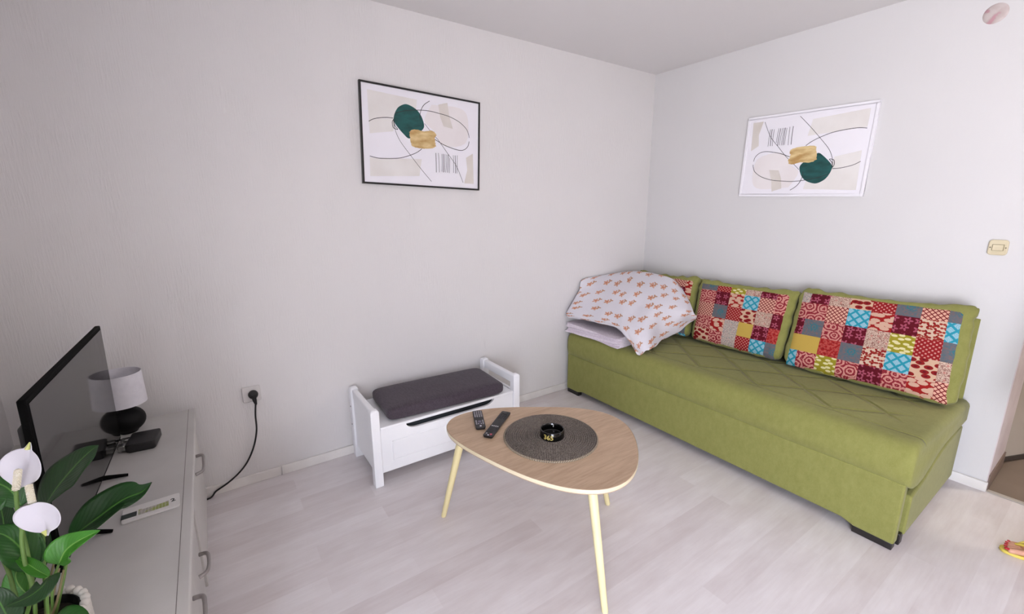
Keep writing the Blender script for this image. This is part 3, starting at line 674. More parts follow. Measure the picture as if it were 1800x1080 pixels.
# ------------------------------------------------------------------ patchwork
def patch(code):
    t = NT('patch '+code); uv = t.coord('UV'); 
    def vor(scale, rnd=1.0, st=(1, 1, 1), rot=0, feature='F1'):
        nd = t.n('TexVoronoi'); nd.feature = feature; nd.voronoi_dimensions = '2D'
        t.set(nd.inputs['Vector'], t.coord('UV', st, (0, 0, rot))); nd.inputs['Scale'].default_value = scale; nd.inputs['Randomness'].default_value = rnd
        return nd
    def flower(scale, rnd, petals, r, amp=.35):
        nd = vor(scale, rnd); base = t.coord('UV')
        sub = t.n('VectorMath'); sub.operation = 'SUBTRACT'; t.set(sub.inputs[0], base); t.set(sub.inputs[1], nd.outputs['Position'])
        sp = t.n('SeparateXYZ'); t.set(sp.inputs[0], sub)
        ang = t.math('ARCTAN2', sp.outputs[1], sp.outputs[0]); ln = t.n('VectorMath'); ln.operation = 'LENGTH'; t.set(ln.inputs[0], sub)
        rad = t.math('MULTIPLY', t.math('ADD', t.math('MULTIPLY', t.math('COSINE', t.math('MULTIPLY', ang, petals)), amp), 1), r)
        return t.math('LESS_THAN', ln.outputs['Value'], rad), ln.outputs['Value']
    def lattice(k, wd):
        sp = t.n('SeparateXYZ'); t.set(sp.inputs[0], uv)
        a = t.math('MULTIPLY', sp.outputs[0], k); b = t.math('MULTIPLY', sp.outputs[1], k)
        d1 = t.math('PINGPONG', t.math('ADD', a, b), .5); d2 = t.math('PINGPONG', t.math('SUBTRACT', a, b), .5)
        return t.math('LESS_THAN', t.math('MINIMUM', d1, d2), wd)
    def dots(k, r):
        nd = vor(k, 0, (1, 1, 1), PI/4); return t.math('LESS_THAN', nd.outputs['Distance'], r)
    def rings(k, lo, hi, rnd=.8):
        nd = vor(k, rnd); w = t.math('SINE', t.math('ADD', t.math('MULTIPLY', nd.outputs['Distance'], 20), t.math('MULTIPLY', t.noise(uv, 6, 2, .6), 6))); return t.step(w, lo, hi)
    def L(h): c = lin(h); return (c[0]*.80, c[1]*.78, c[2]*.80, 1)
    if code == 'A':
        n = t.noise(uv, 9, 4, .7)
        fr = t.n('VectorMath'); fr.operation = 'FRACTION'; t.set(fr.inputs[0], uv); ds = t.n('VectorMath'); ds.operation = 'DISTANCE'; t.set(ds.inputs[0], fr); ds.inputs[1].default_value = (.5, .5, 0)
        dd_ = t.math('ADD', ds.outputs['Value'], t.math('MULTIPLY', t.math('SUBTRACT', n, .5), .25)); f = t.math('MULTIPLY', t.math('LESS_THAN', dd_, .27), t.step(t.math('SINE', t.math('MULTIPLY', dd_, 50)), -.6, .2))
        c = t.mix(t.step(n, .42, .62), L('#5d7078'), L('#836d6a')); c = t.mix(t.math('MULTIPLY', f, .8), c, L('#2f7d86'))
    elif code == 'B':
        c = t.mix(lattice(2.1, .15), L('#9fccd9'), L('#2f9db0'))
        c = t.mix(t.math('GREATER_THAN', t.math('PINGPONG', t.math('MULTIPLY', vor(2.4, .3).outputs['Distance'], 6), .5), .44), c, L('#2f9db0'))
    elif code == 'C': c = t.mix(dots(6.5, .26), L('#9a1f22'), L('#dc9a8c'))
    elif code == 'D': c = t.mix(lattice(4.5, .13), L('#e9b49c'), L('#7c1a22'))
    elif code == 'E':
        f, _ = flower(2.8, .9, 3, .10, .6); f2, _ = flower(4.0, 1, 2, .07, .8)
        c = t.mix(f, L('#dfc3a8'), L('#8e1a1c')); c = t.mix(f2, c, L('#a03428'))
    elif code == 'F':
        nd = vor(2.2, .7, (1, 1.9, 1), .6); n = t.noise(uv, 24, 2)
        c = t.mix(t.math('LESS_THAN', t.math('ADD', nd.outputs['Distance'], t.math('MULTIPLY', n, .22)), .56), L('#a3211f'), L('#dcb49a'))
    elif code == 'G':
        f, dist = flower(2.2, .35, 5, .14, .45); c = t.mix(f, L('#64101f'), L('#b0566a')); c = t.mix(t.math('LESS_THAN', dist, .045), c, L('#5a0d1c'))
        n = t.noise(uv, 17, 2); c = t.mix(t.math('GREATER_THAN', n, .66), c, L('#8c3246'))
    elif code == 'H':
        nd = vor(2.6, .6, (1, 2.0, 1), .9); c = t.mix(t.math('LESS_THAN', nd.outputs['Distance'], .33), L('#a39a2c'), L('#ece3a8'))
    elif code == 'I':
        n = t.noise(uv, 30, 3); c = t.mix(n, L('#c9a94a'), L('#d6b95c'))
    elif code == 'J':
        c = t.mix(rings(1.9, -.35, .15), L('#8f2430'), L('#e0a090')); n = t.noise(uv, 22, 3); c = t.mix(t.math('MULTIPLY', t.step(n, .52, .6), .6), c, L('#a8404a'))
    elif code == 'K':
        n = t.noise(uv, 11, 3, .6); b_ = t.math('LESS_THAN', t.math('ABSOLUTE', t.math('SUBTRACT', n, .5)), .030)
        f, _ = flower(3.2, .8, 5, .05); c = t.mix(b_, L('#dcc2ac'), L('#7b3a36')); c = t.mix(f, c, L('#c98a7c'))
    elif code == 'L':
        n = t.noise(uv, 8, 3, .6); c = t.mix(t.step(n, .45, .55), L('#a3201f'), L('#c7574e')); n2 = t.noise(uv, 16, 2); c = t.mix(t.step(n2, .6, .66), c, L('#6f1620'))
    elif code == 'M':
        nd = vor(2.3, .75, (1, 1.6, 1), 2.2); c = t.mix(t.math('LESS_THAN', nd.outputs['Distance'], .40), L('#dcb898'), L('#93201f'))
        c = t.mix(t.math('LESS_THAN', nd.outputs['Distance'], .14), c, L('#6d1220'))
    else:
        n = t.noise(uv, 13, 3, .7); c = t.mix(t.step(n, .45, .6), L('#d8c7b4'), L('#8a9a98')); n2 = t.noise(uv, 18, 3); c = t.mix(t.step(n2, .56, .62), c, L('#b0727a'))
    wv = t.noise(t.coord('Object'), 420, 2); t.bump(wv, .0006, .6)
    return t.out(c, .85, .2)
PM = {k: patch(k) for k in 'ABCDEFGHIJKLMN'}; PK = sorted(PM)
nrm = Vector((-.9426, 0, .334)).normalized()
def cushion(label, P, rows, u0, u1, v0, v1, da, db, bf=.045, bb=.085, seed=0):
    "P: bottom left, bottom right, top right, top left corners of the patchwork face"
    P = [Vector(p) for p in P]; base = (P[0]+P[1])/2
    r = thing('back_cushion', label, 'cushion', (base.x, base.y, .475), 'patchwork back cushions on the green sofa')
    def B(a, b): return P[0]*(1-a)*(1-b)+P[1]*a*(1-b)+P[2]*a*b+P[3]*(1-a)*b
    def surf(s, q, side):
        # s, q in -1..1 over the whole body
        a = -da[0]+(1+sum(da))*(s+1)/2; b = -db[0]+(1+sum(db))*(q+1)/2
        cn = (abs(s)*abs(q))**10; a += (.5-a)*.045*cn; b += (.5-b)*.09*cn
        p = B(a, b); prof_ = max(0, (1-abs(s)**6)*(1-abs(q)**6))**.36
        edge = max(abs(s), abs(q)); rim = max(0, (edge-.93)/.07)
        w = .012*noise.noise(Vector((s*6+seed, q*5, seed)))*rim+(.022*(abs(s)**3-.35)*rim if q > .8 else 0)
        up = (P[3]-P[0]).normalized(); al = (P[1]-P[0]).normalized()
        p = p + up*w*(1.4 if q > .8 else .6)+al*w*.8+nrm*(.010*noise.noise(Vector((s*9, q*9+seed, 3)))*rim*(1 if side > 0 else .4))
        return p+nrm*(bf*prof_ if side > 0 else -bb*prof_)
    N1, N2 = 56, 40; bm = bmesh.new()
    def ease(x): x = 2*x-1; return math.copysign(1-(1-abs(x))**1.7, x)
    grid(lambda u, v: surf(ease(u), ease(v), 1), N1, N2, bm); grid(lambda u, v: surf(ease(u), ease(v), -1), N1, N2, bm)
    bmesh.ops.remove_doubles(bm, verts=bm.verts, dist=2e-4)
    obj('cushion_cover', bm, m_gr, r, smooth=70)
    K = 6; bm = bmesh.new(); nu = round((u1-u0)*K); nv = round((v1-v0)*K)
    uvl = bm.loops.layers.uv.verify()
    def pnt(i, j):
        a, b = i/nu, 1-j/nv
        s = 2*(a+da[0])/(1+sum(da))-1; q = 2*(b+db[0])/(1+sum(db))-1
        # keep clear of the rim noise
        aa = -da[0]+(1+sum(da))*(s+1)/2; bb_ = -db[0]+(1+sum(db))*(q+1)/2
        prof_ = max(0, (1-abs(s)**6)*(1-abs(q)**6))**.36
        lift = .0045 if 0 < i < nu and 0 < j < nv else -.002
        return B(aa, bb_)+nrm*(bf*prof_+lift+.0015*noise.noise(Vector((a*14, b*10, seed))))
    V = [[bm.verts.new(pnt(i, j)) for j in range(nv+1)] for i in range(nu+1)]
    for i in range(nu):
        for j in range(nv):
            f = bm.faces.new((V[i][j], V[i+1][j], V[i+1][j+1], V[i][j+1]))
            uc, vc = u0+(i+.5)/K, v0+(j+.5)/K
            row = rows[min(int(vc), len(rows)-1)]; f.material_index = PK.index(row[min(int(uc), len(row)-1)])
            for l, (x, y) in zip(f.loops, ((i, j), (i+1, j), (i+1, j+1), (i, j+1))): l[uvl].uv = (u0+x/K+round(seed*3), -(v0+y/K))
    obj('patchwork_panel', bm, [PM[k] for k in PK], r, smooth=70, label='patchwork front of red, cream, blue and mustard squares')
    return r
cushion('patchwork cushion half hidden behind the floral bedding at the corner end of the sofa',
        [(-.283, -.10, .486), (-.284, -.648, .486), (-.142, -.600, .872), (-.142, -.09, .872)],
        ['GHJKDF', 'AJCBGF', 'DKAMJC', 'JFNIGC', 'MJNCDA', 'AGJKDB'], .5, 5.5, .4, 5.2, (.05, .03), (.012, .07), seed=1.3)
cushion('patchwork cushion leaning in the middle of the three sofa cushions',
        [(-.284, -.716, .486), (-.286, -1.270, .486), (-.144, -1.262, .872), (-.146, -.668, .868)],
        ['AACHKGJA', 'JJGFBDJJ', 'DDACMKGG', 'JJFNIGLA', 'MMJNCBAA'], 1.0-.4, 6.6, .45, 4.95, (.045, .05), (.012, .08), seed=4.1)
cushion('widest patchwork cushion at the doorway end of the green sofa',
        [(-.292, -1.342, .480), (-.284, -2.050, .486), (-.130, -2.020, .910), (-.134, -1.325, .902)],
        ['NGKMCADA', 'JJDBFGEB', 'GAJGKHCA', 'IILAEBMK', 'BJHJGJFD', 'MDAKACFK'], .45, 7.45, .4, 5.1, (.035, .05), (.012, .06), seed=8.7)

# ------------------------------------------------------------------ bedding pile
t = NT('white cloth with orange flower sprigs'); uv = t.coord('UV')
nd = t.n('TexVoronoi'); nd.voronoi_dimensions = '2D'; t.set(nd.inputs['Vector'], uv); nd.inputs['Scale'].default_value = 11.8; nd.inputs['Randomness'].default_value = .5
sub = t.n('VectorMath'); sub.operation = 'SUBTRACT'; t.set(sub.inputs[0], uv); t.set(sub.inputs[1], nd.outputs['Position'])
sp = t.n('SeparateXYZ'); t.set(sp.inputs[0], sub); ln = t.n('VectorMath'); ln.operation = 'LENGTH'; t.set(ln.inputs[0], sub)
ang = t.math('ARCTAN2', sp.outputs[1], sp.outputs[0])
rad = t.math('MULTIPLY', t.math('ADD', t.math('MULTIPLY', t.math('COSINE', t.math('MULTIPLY', ang, 5)), .30), 1), .0165)
fl = t.math('LESS_THAN', ln.outputs['Value'], rad)
n = t.noise(uv, 230, 2); fl = t.math('MULTIPLY', fl, t.step(n, .30, .46))
cen_ = t.math('LESS_THAN', ln.outputs['Value'], .004)
# a second small leaf sprig beside each flower
o2 = t.n('VectorMath'); o2.operation = 'SUBTRACT'; t.set(o2.inputs[0], sub); o2.inputs[1].default_value = (.022, -.014, 0)
l2 = t.n('VectorMath'); l2.operation = 'LENGTH'; t.set(l2.inputs[0], o2); sp2 = t.n('SeparateXYZ'); t.set(sp2.inputs[0], o2)
a2 = t.math('ARCTAN2', sp2.outputs[1], sp2.outputs[0])
lf2 = t.math('LESS_THAN', l2.outputs['Value'], t.math('MULTIPLY', t.math('ADD', t.math('MULTIPLY', t.math('COSINE', t.math('MULTIPLY', a2, 3)), .5), 1), .0095))
c = t.mix(lf2, lin('#dcd9df'), lin('#b98e72')); c = t.mix(fl, c, lin('#cc9272')); c = t.mix(cen_, c, lin('#b0654e'))
t.bump(t.noise(t.coord('Object'), 26, 3), .0035, .6)
m_flor = t.out(c, .85, .2)
RW = [
 [(1030, 490, -.70), (1065, 484, -.50), (1098, 479, -.38), (1120, 478, -.32), (1150, 482, -.28), (1180, 491, -.26), (1198, 508, -.25)],
 [(1018, 512, -.78), (1055, 508, -.68), (1090, 508, -.60), (1118, 508, -.55), (1155, 512, -.46), (1187, 520, -.38), (1212, 532, -.30)],
 [(1005, 535, -.86), (1045, 535, -.80), (1082, 540, -.765), (1113, 545, -.70), (1150, 545, -.61), (1188, 545, -.46), (1220, 551, -.33)],
 [(996, 551, -.895), (1040, 558, -.88), (1080, 570, -.875), (1110, 585, -.86), (1146, 578, -.70), (1182, 570, -.48), (1225, 557, -.31)],
 [(998, 557, -.89), (1042, 566, -.885), (1092, 580, -.89), (1122, 623, -.915), (1143, 612, -.80), (1182, 588, -.46), (1221, 563, -.30)]]
ctl = [[Vector((-.22, y, .80)) for y in (-.03, -.13, -.23, -.33, -.42, -.49, -.54)]]+[[onp(a, b, 0, x) for a, b, x in r] for r in RW]
for r in ctl:
    for p in r: p.y = min(p.y, -.018)
def cr(p0, p1, p2, p3, t): return .5*((2*p1)+(p2-p0)*t+(2*p0-5*p1+4*p2-p3)*t*t+(3*p1-p0-3*p2+p3)*t**3)
def bic(C_, u, v):
    nu, nv = len(C_[0])-1, len(C_)-1
    x = min(u*nu, nu-1e-6); i = int(x); fx_ = x-i; y = min(v*nv, nv-1e-6); j = int(y); fy_ = y-j
    def row(k):
        R_ = C_[max(0, min(nv, k))]; g = lambda m: R_[max(0, min(nu, m))]
        return cr(g(i-1), g(i), g(i+1), g(i+2), fx_)
    return cr(row(j-1), row(j), row(j+1), row(j+2), fy_)
def drape(u, v):
    p = bic(ctl, u, v)
    f = .016*v*noise.noise(Vector((u*8+.8*v, v*1.8, 5)))+.007*noise.noise(Vector((u*17, v*5, 9)))*v
    f += .024*max(0, v-.25)*math.sin(u*30+4*noise.noise(Vector((u*3, v*2, 1))))*(1 if u > .4 else u/.4)
    hem = max(0, (v-.86)/.14); p = p+Vector((-.55, -.75, .1))*f
    p.z += .010*hem*noise.noise(Vector((u*22, 0, 7)))
    p.y = min(p.y, -.014)
    return p
bm = grid(drape, 84, 70, uvfn=lambda u, v: (u*.80+.1*v, v*.78))
pl_ = obj('floral_pillow', bm, m_flor, smooth=70, solid=.010, origin=(-.6, -.35, .58))
tag(pl_, 'white pillow bundle with orange floral print heaped on the corner end of the sofa', 'pillow')
t = NT('lilac cotton'); v = t.coord('Object'); n = t.noise(v, 120, 2); t.bump(t.noise(v, 18, 3), .004, .6)
m_lil = t.out(t.mix(t.step(n, .35, .65), lin('#ebe3ea'), lin('#ddd0da')), .85, .2)
bk = thing('folded_blanket', 'pale lilac folded blanket under the floral pillow', 'blanket', (-.6, -.3, .485))
for k, (z0, z1, xi, yi) in enumerate(((.487, .562, 0, 0),)):
    bm = box(-.888+xi, -.30, -.56+yi, -.030, z0, z1)
    bmesh.ops.subdivide_edges(bm, edges=[e for e in bm.edges], cuts=22, use_grid_fill=True)
    for vv in bm.verts:
        q = vv.co; w_ = noise.noise(Vector((q.x*6, q.y*7, k*3.3))); fr_ = (z1-q.z)/(z1-z0); q.x += (.018*w_-.020*((q.z-.525)/.04)**2+.010*math.sin(q.z*150+q.y*9)) if q.x < -.85 else 0; q.z += (.014*noise.noise(Vector((q.x*5, q.y*6, 2)))-.010*max(0, (-.70-q.x)/.19)**2)*(1 if q.z > z0+.01 else 0)
        if q.y < -.5: q.y += .015*w_
    obj('blanket_fold', bm, m_lil, bk, smooth=70, bevel=.008, seg=3)
# ================================================================== coffee table
ZT = .42
tb = thing('coffee_table', 'rounded triangular wood coffee table on three pale tapered legs', 'table', (-1.93, -1.13, 0))
t = NT('light oak veneer'); v = t.coord('Object', (1, 1, 1), (0, 0, .62))
g1 = t.noise(t.coord('Object', (1.6, 14, 1), (0, 0, .62)), 7, 5, .6); g2 = t.noise(t.coord('Object', (1, 4.5, 1), (0, 0, .62)), 5, 3)
c = t.mix(t.step(t.math('ADD', t.math('MULTIPLY', g1, .55), t.math('MULTIPLY', g2, .5)), .38, .68), lin('#b2967a'), lin('#cbb094'))
t.bump(g1, .0004, .4); m_oak = t.out(c, .42, .4)
m_pale = pmat('pale lacquered birch', '#efe3c4', '#e8dab6', 5, .4, stretch=(1, 1, .15))
m_leg = pmat('cream wood leg', '#f0e5b4', '#eadca6', 6, .4, stretch=(1, 1, .1))
cx = sum(p[0] for p in TOP)/len(TOP); cy = sum(p[1] for p in TOP)/len(TOP)
def inset(k): return [(cx+(x-cx)*k, cy+(y-cy)*k) for x, y in TOP]
dn, _ = smooth_path([Vector((x, y, 0)) for x, y in TOP+TOP[:1]], [0]*(len(TOP)+1), 3)
TOPS = [(p.x, p.y) for p in dn[:-1]]
def ring_stack(levels):
    bm = bmesh.new(); rs = []
    for d_, z in levels:
        row = []
        for i, (x, y) in enumerate(TOPS):
            a = TOPS[i-1]; b = TOPS[(i+1) % len(TOPS)]; tx, ty = b[0]-a[0], b[1]-a[1]; l = math.hypot(tx, ty)
            nx, ny = -ty/l, tx/l
            if nx*(x-cx)+ny*(y-cy) < 0: nx, ny = -nx, -ny
            row.append(bm.verts.new((x-nx*d_, y-ny*d_, z)))
        rs.append(row)
    n = len(TOPS)
    for a, b in zip(rs, rs[1:]):
        for i in range(n): bm.faces.new((a[i], a[(i+1) % n], b[(i+1) % n], b[i]))
    return bm, rs
bm, rs = ring_stack([(.0012, ZT-.020), (.0012, ZT-.001), (.0022, ZT)]); bm.faces.new(rs[0][::-1]); bm.faces.new(rs[-1])
obj('tabletop', bm, m_oak, tb, smooth=40)
bm, rs = ring_stack([(.0003, ZT-.0012), (-.0004, ZT-.003), (-.0004, ZT-.015), (.005, ZT-.0225), (.012, ZT-.0235), (.014, ZT-.020)]); 
inner = [(.016, ZT-.0205), (.016, ZT-.004)]
obj('edge_band', bm, m_pale, tb, smooth=50, label='pale cream rounded edge of the top')
LEGS = [((-2.336, -.810), (-2.262, -.868)), ((-2.086, -1.592), (-2.040, -1.462)), ((-1.644, -1.188), (-1.735, -1.165))]
for (bx_, by_), (tx, ty) in LEGS:
    bm = tube([(bx_, by_, 0), (bx_, by_, .003), (bx_+(tx-bx_)*.9, by_+(ty-by_)*.9, .36), (tx, ty, ZT-.0195)], [.0105, .0118, .0175, .0180], seg=20)
    bm.verts.ensure_lookup_table()
    for vv in bm.verts:
        if vv.co.z < .004: vv.co.z = max(0, vv.co.z)
        if vv.co.z > ZT-.0205: vv.co.z = ZT-.0195
    obj('leg', bm, m_leg, tb, smooth=50)

# woven placemat -----------------------------------------------------
mc = Vector((-1.945, -1.108, ZT)); mr_ = .208
t = NT('grey braided jute'); v = t.coord('Object')
gr = t.n('TexNoise'); n1 = t.noise(v, 260, 2, .7); n2 = t.noise(v, 60, 2)
sp = t.n('SeparateXYZ'); t.set(sp.inputs[0], v)
rd = t.math('SQRT', t.math('ADD', t.math('MULTIPLY', sp.outputs[0], sp.outputs[0]), t.math('MULTIPLY', sp.outputs[1], sp.outputs[1])))
an = t.math('ARCTAN2', sp.outputs[1], sp.outputs[0])
strand = t.math('SINE', t.math('ADD', t.math('MULTIPLY', t.math('MULTIPLY', rd, an), 900), t.math('MULTIPLY', rd, 1400)))
k_ = t.math('ADD', t.math('MULTIPLY', n1, .75), t.math('MULTIPLY', t.math('ADD', strand, 1), .14))
c = t.mix(t.step(k_, .34, .70), lin('#2a2522'), lin('#9a9087')); c = t.mix(t.math('MULTIPLY', t.step(n2, .5, .7), .35), c, lin('#6d6258'))
rimm = t.math('GREATER_THAN', rd, mr_-.006); c = t.mix(t.math('MULTIPLY', rimm, t.step(strand, -.2, .4)), c, lin('#c2b39b'))
t.bump(n1, .0015, .8); m_jute = t.out(c, .9, .15)
NR = 22; prof = [(0, .004)]
for k in range(NR*6+1):
    r_ = mr_*k/(NR*6); prof.append((max(r_, 1e-5 if k == 0 else r_), 00.0030+.0042*abs(math.sin(PI*NR*r_/mr_))))
prof = prof[2:]; prof = [(0, .0045)]+prof+[(mr_, .0004), (0, .0004)]
bm = lathe(prof, mc, seg=96)
for vv in bm.verts:
    d_ = vv.co-mc; r_ = math.hypot(d_.x, d_.y)
    if r_ > .02: kk = 1+.0045*math.sin(math.atan2(d_.y, d_.x)*3+.6)*r_/mr_; vv.co.x = mc.x+d_.x*kk; vv.co.y = mc.y+d_.y*kk
o = obj('placemat', bm, m_jute, smooth=60, origin=mc); tag(o, 'round grey woven placemat under the ashtray on the coffee table', 'placemat')

# ashtray -------------------------------------------------------------
ac = Vector((-1.945, -1.118, ZT+.0066)); ar = .053; ah = .038
ash = thing('ashtray', 'round black glass ashtray with gold numerals in the middle of the woven placemat', 'ashtray', ac)
m_ag = pmat('black glass', '#070707', '#0b0b0b', 20, .08, spec=.6)
prof = [(0, 0), (ar-.003, 0), (ar, .003), (ar, ah-.002), (ar-.0015, ah), (ar-.0045, ah), (ar-.006, ah-.002), (ar-.007, .010), (ar-.011, .007), (0, .007)]
bm = lathe(prof, ac, seg=64)
obj('bowl', bm, m_ag, ash, smooth=40)
def wrap(txt, size, a0, zc, rad, inside=False, depth=.0004):
    bm = text_bm(txt, size, .00025, .0008)
    bmesh.ops.subdivide_edges(bm, edges=[e for e in bm.edges if e.calc_length() > .004], cuts=2)
    for vv in bm.verts:
        x, y, z = vv.co; a = a0+(x/rad)*(-1 if inside else 1); r_ = rad+(-.0004-z if inside else .0002+z)
        vv.co = Vector((ac.x+r_*math.cos(a), ac.y+r_*math.sin(a), ac.z+zc+y))
    return bm
tocam = math.atan2(CAM.y-ac.y, CAM.x-ac.x)
obj('numerals', wrap('365', .030, tocam-.30, .0180, ar), pmat('gold print', '#d9c878', '#c9b35e', 60, .35, metallic=.35), ash, label='gold numerals on the side')
obj('inner_mark', wrap('I', .016, tocam+PI-.10, .026, ar-.0062, True), pmat('inner mark white', '#e9e9e6', rough=.4), ash, label='small white mark inside the rim')  # small white mark on the inner wall of the bowl

# remotes -------------------------------------------------------------
m_rem = pmat('black remote plastic', '#131214', '#1a181b', 40, .38)
def remote(label, quad, kind):
    q = [onp(a, b, 2, ZT+.010) for a, b in quad]    # far left, far right, near right, near left
    far = (q[0]+q[1])/2; near = (q[2]+q[3])/2; c_ = (far+near)/2; ey = (far-near); L = ey.length; ey.normalize()
    W = ((q[0]-q[1]).length+(q[2]-q[3]).length)/2; ex = Vector((ey.y, -ey.x, 0)); W = min(W, .048)
    c_.z = ZT
    T = Matrix((ex, ey, Vector((0, 0, 1)))).transposed().to_4x4(); T.translation = c_
    r = thing('remote_control', label, 'remote control', c_, 'remote controls on the coffee table')
    bm = slab(rbox_pts(W, L, .009), .0008, .0135); 
    for vv in bm.verts:
        if vv.co.z < .005: vv.co.x *= .86; vv.co.y *= .97
    xf(bm, T); obj('shell', bm, m_rem, r, bevel=.0025, seg=3)
    def btn(name, items, mat, lab=None, h=.0022):
        for x, y, w, hh in items:
            bm = slab([(x+a, y+b) for a, b in rbox_pts(w, hh, min(w, hh)*.35, 3)], .0130, .0135+h)
            xf(bm, T); obj(name, bm, mat, r, smooth=40, label=lab)
    g = pmat('grey rubber key', '#8d898d', '#99959a', 50, .6); dk = pmat('dark rubber key', '#3a383b', '#444246', 50, .6)
    if kind == 0:
        btn('key', [(x, y, .0062, .0135) for x in (-.0155, -.0052, .0052, .0155) for y in [L/2-.016-.0165*k for k in range(4)]]+[(x, y, .0062, .018) for x in (-.0155, .0155) for y in (-L/2+.062, -L/2+.040)], g)
        btn('navigation_key', [(0, -L/2+.058, .014, .018)], pmat('violet grey key', '#6d6679', rough=.5))
        btn('colour_key', [(-.006, -L/2+.038, .005, .005), (.006, -L/2+.038, .005, .005)], pmat('pale key', '#b9b2c4', rough=.5))
        btn('power_button', [(.001, -L/2+.016, .008, .008)], pmat('white key', '#ded9e4', rough=.5), 'white round power button')
    else:
        btn('key', [(x, y, .0075, .0062) for x in (-.0125, 0, .0125) for y in [L/2-.040-.0125*k for k in range(4)]]+[(x, y, .0072, .006) for x in (-.0135, -.0045, .0045, .0135) for y in [-L/2+.078-.012*k for k in range(4)]], dk)
        btn('navigation_key', [(0, L/2-.020, .024, .020)], pmat('black gloss key', '#1b1a1d', rough=.2))
        btn('colour_key', [(x, -L/2+.094, .006, .005) for x in (-.0135, -.0045, .0045, .0135)], pmat('silver key', '#cfccce', rough=.4))
        btn('power_button', [(.010, -L/2+.018, .010, .010)], pmat('red key', '#b0485a', '#a63d50', 40, .5), 'red round power button')
        btn('mute_key', [(-.012, -L/2+.022, .008, .007)], g)
        btn('label_print', [(.0, -L/2+.0085, .006, .004)], pmat('white key', '#ded9e4'))
    return r
remote('shorter remote with rows of grey keys at the bench side of the coffee table', [(830, 723.5), (847, 722.5), (855, 752), (835.5, 755)], 0)
remote('longer black remote with red power button lying next to the woven placemat', [(881, 722.5), (900, 727), (867, 771.5), (846.5, 765)], 1)

# ================================================================== potted plant
pc = Vector((-3.462, -1.352, ZD))
pp = thing('potted_peace_lily', 'peace lily with white flowers in a white woven pot on the dresser', 'plant', pc)
t = NT('white woven cord'); v = t.coord('Object'); t.bump(t.noise(v, 90, 2), .002, .8); m_bask = t.out(t.mix(t.noise(v, 30, 3), lin('#e3dfd8'), lin('#d2cdc5')), .8, .2)
bm = bmesh.new(); R0 = .075
for k in range(9):
    z = .0105+.0122*k; r_ = R0*(.86+.14*min(1, k/5))
    pts = [pc+Vector((r_*math.cos(a), r_*math.sin(a), z+.0022*math.sin(a*13+k*PI))) for a in [2*PI*i/52 for i in range(53)]]
    tube(pts, .0072, bm, 8)
for i in range(26):
    a = 2*PI*i/26; bmesh.ops.create_uvsphere(bm, u_segments=8, v_segments=6, radius=.0085, matrix=Matrix.Translation(pc+Vector((R0*math.cos(a), R0*math.sin(a), .116))))
obj('woven_pot', bm, m_bask, pp, smooth=60)
obj('inner_pot', lathe([(0, .004), (.058, .004), (.068, .112), (.0655, .113), (.062, .095), (0, .095)], pc), pmat('black inner pot', '#0d0c0c', '#131211', 30, .5), pp, smooth=40)
obj('soil', lathe([(0, .099), (.03, .100), (.060, .0965), (.060, .093), (0, .093)], pc), pmat('dark soil', '#1b1511', '#2b221b', 60, .95, .004), pp)
def leaf_mat(name, c1, c2, vein):
    t = NT(name); uv = t.coord('UV'); sp = t.n('SeparateXYZ'); t.set(sp.inputs[0], uv)
    d = t.math('ABSOLUTE', t.math('SUBTRACT', sp.outputs[1], .5)); mid = t.step(d, .035, .005)
    vn = t.math('PINGPONG', t.math('ADD', t.math('MULTIPLY', sp.outputs[0], 14), t.math('MULTIPLY', d, -9)), .5); side = t.math('MULTIPLY', t.step(vn, .05, .0), .25)
    c = t.mix(t.noise(t.coord('Object'), 18, 3), lin(c1), lin(c2)); c = t.mix(t.math('MULTIPLY', t.math('MAXIMUM', mid, side), .75), c, lin(vein))
    t.bump(t.math('MULTIPLY', vn, .5), .0015, .5)
    return t.out(c, .36, .45, Transmission_Weight=0)
m_l1 = leaf_mat('deep green leaf', '#133213', '#1b4318', '#558638'); m_l2 = leaf_mat('fresh green leaf', '#34761f', '#478c2a', '#94c462'); m_l3 = leaf_mat('mid green leaf', '#1d4a17', '#28601d', '#69a048')
m_stem = pmat('green stalk', '#6f9148', '#5f823c', 20, .5); m_spa = pmat('white spathe', '#eceaf2', '#e4e2ec', 12, .5); m_sdx = pmat('cream spadix', '#f4efe0', '#ebe4cc', 90, .7, .002)
def leaf(pts, w, m, face, fold=.25, prof=(.7, 1.25), twist=0, curl=0, label=None):
    "pts: midrib points base to tip; w half width; face: the way the upper side looks"
    P, _ = smooth_path([Vector(p) for p in pts], [0]*len(pts), 6); n = len(P)-1; W = 12
    face = Vector(face).normalized(); bm = bmesh.new(); uvl = bm.loops.layers.uv.verify(); V = []
    for i, p in enumerate(P):
        u = i/n; d = (P[min(i+1, n)]-P[max(i-1, 0)]).normalized(); s = d.cross(face).normalized(); nn = s.cross(d).normalized()
        if twist: s2 = s*math.cos(twist*u)+nn*math.sin(twist*u); nn = nn*math.cos(twist*u)-s*math.sin(twist*u); s = s2
        ww = w*(u**prof[0])*((1-u)**prof[1])/((prof[0]/sum(prof))**prof[0]*(prof[1]/sum(prof))**prof[1])+.0006
        row = []
        for j in range(W+1):
            x = 2*j/W-1; wav = .06*ww*math.sin(u*11+x*2.2)*abs(x)
            row.append(bm.verts.new(p+s*(x*ww*(1-.12*abs(fold)))+nn*(fold*ww*abs(x)**1.25-curl*ww*x*x+wav)))
        V.append(row)
    for i in range(n):
        for j in range(W):
            f = bm.faces.new((V[i][j], V[i+1][j], V[i+1][j+1], V[i][j+1]))
            for l, (a, b) in zip(f.loops, ((i, j), (i+1, j), (i+1, j+1), (i, j+1))): l[uvl].uv = (a/n, b/W)
    return obj('leaf', bm, m, pp, smooth=70, solid=.0007, label=label)
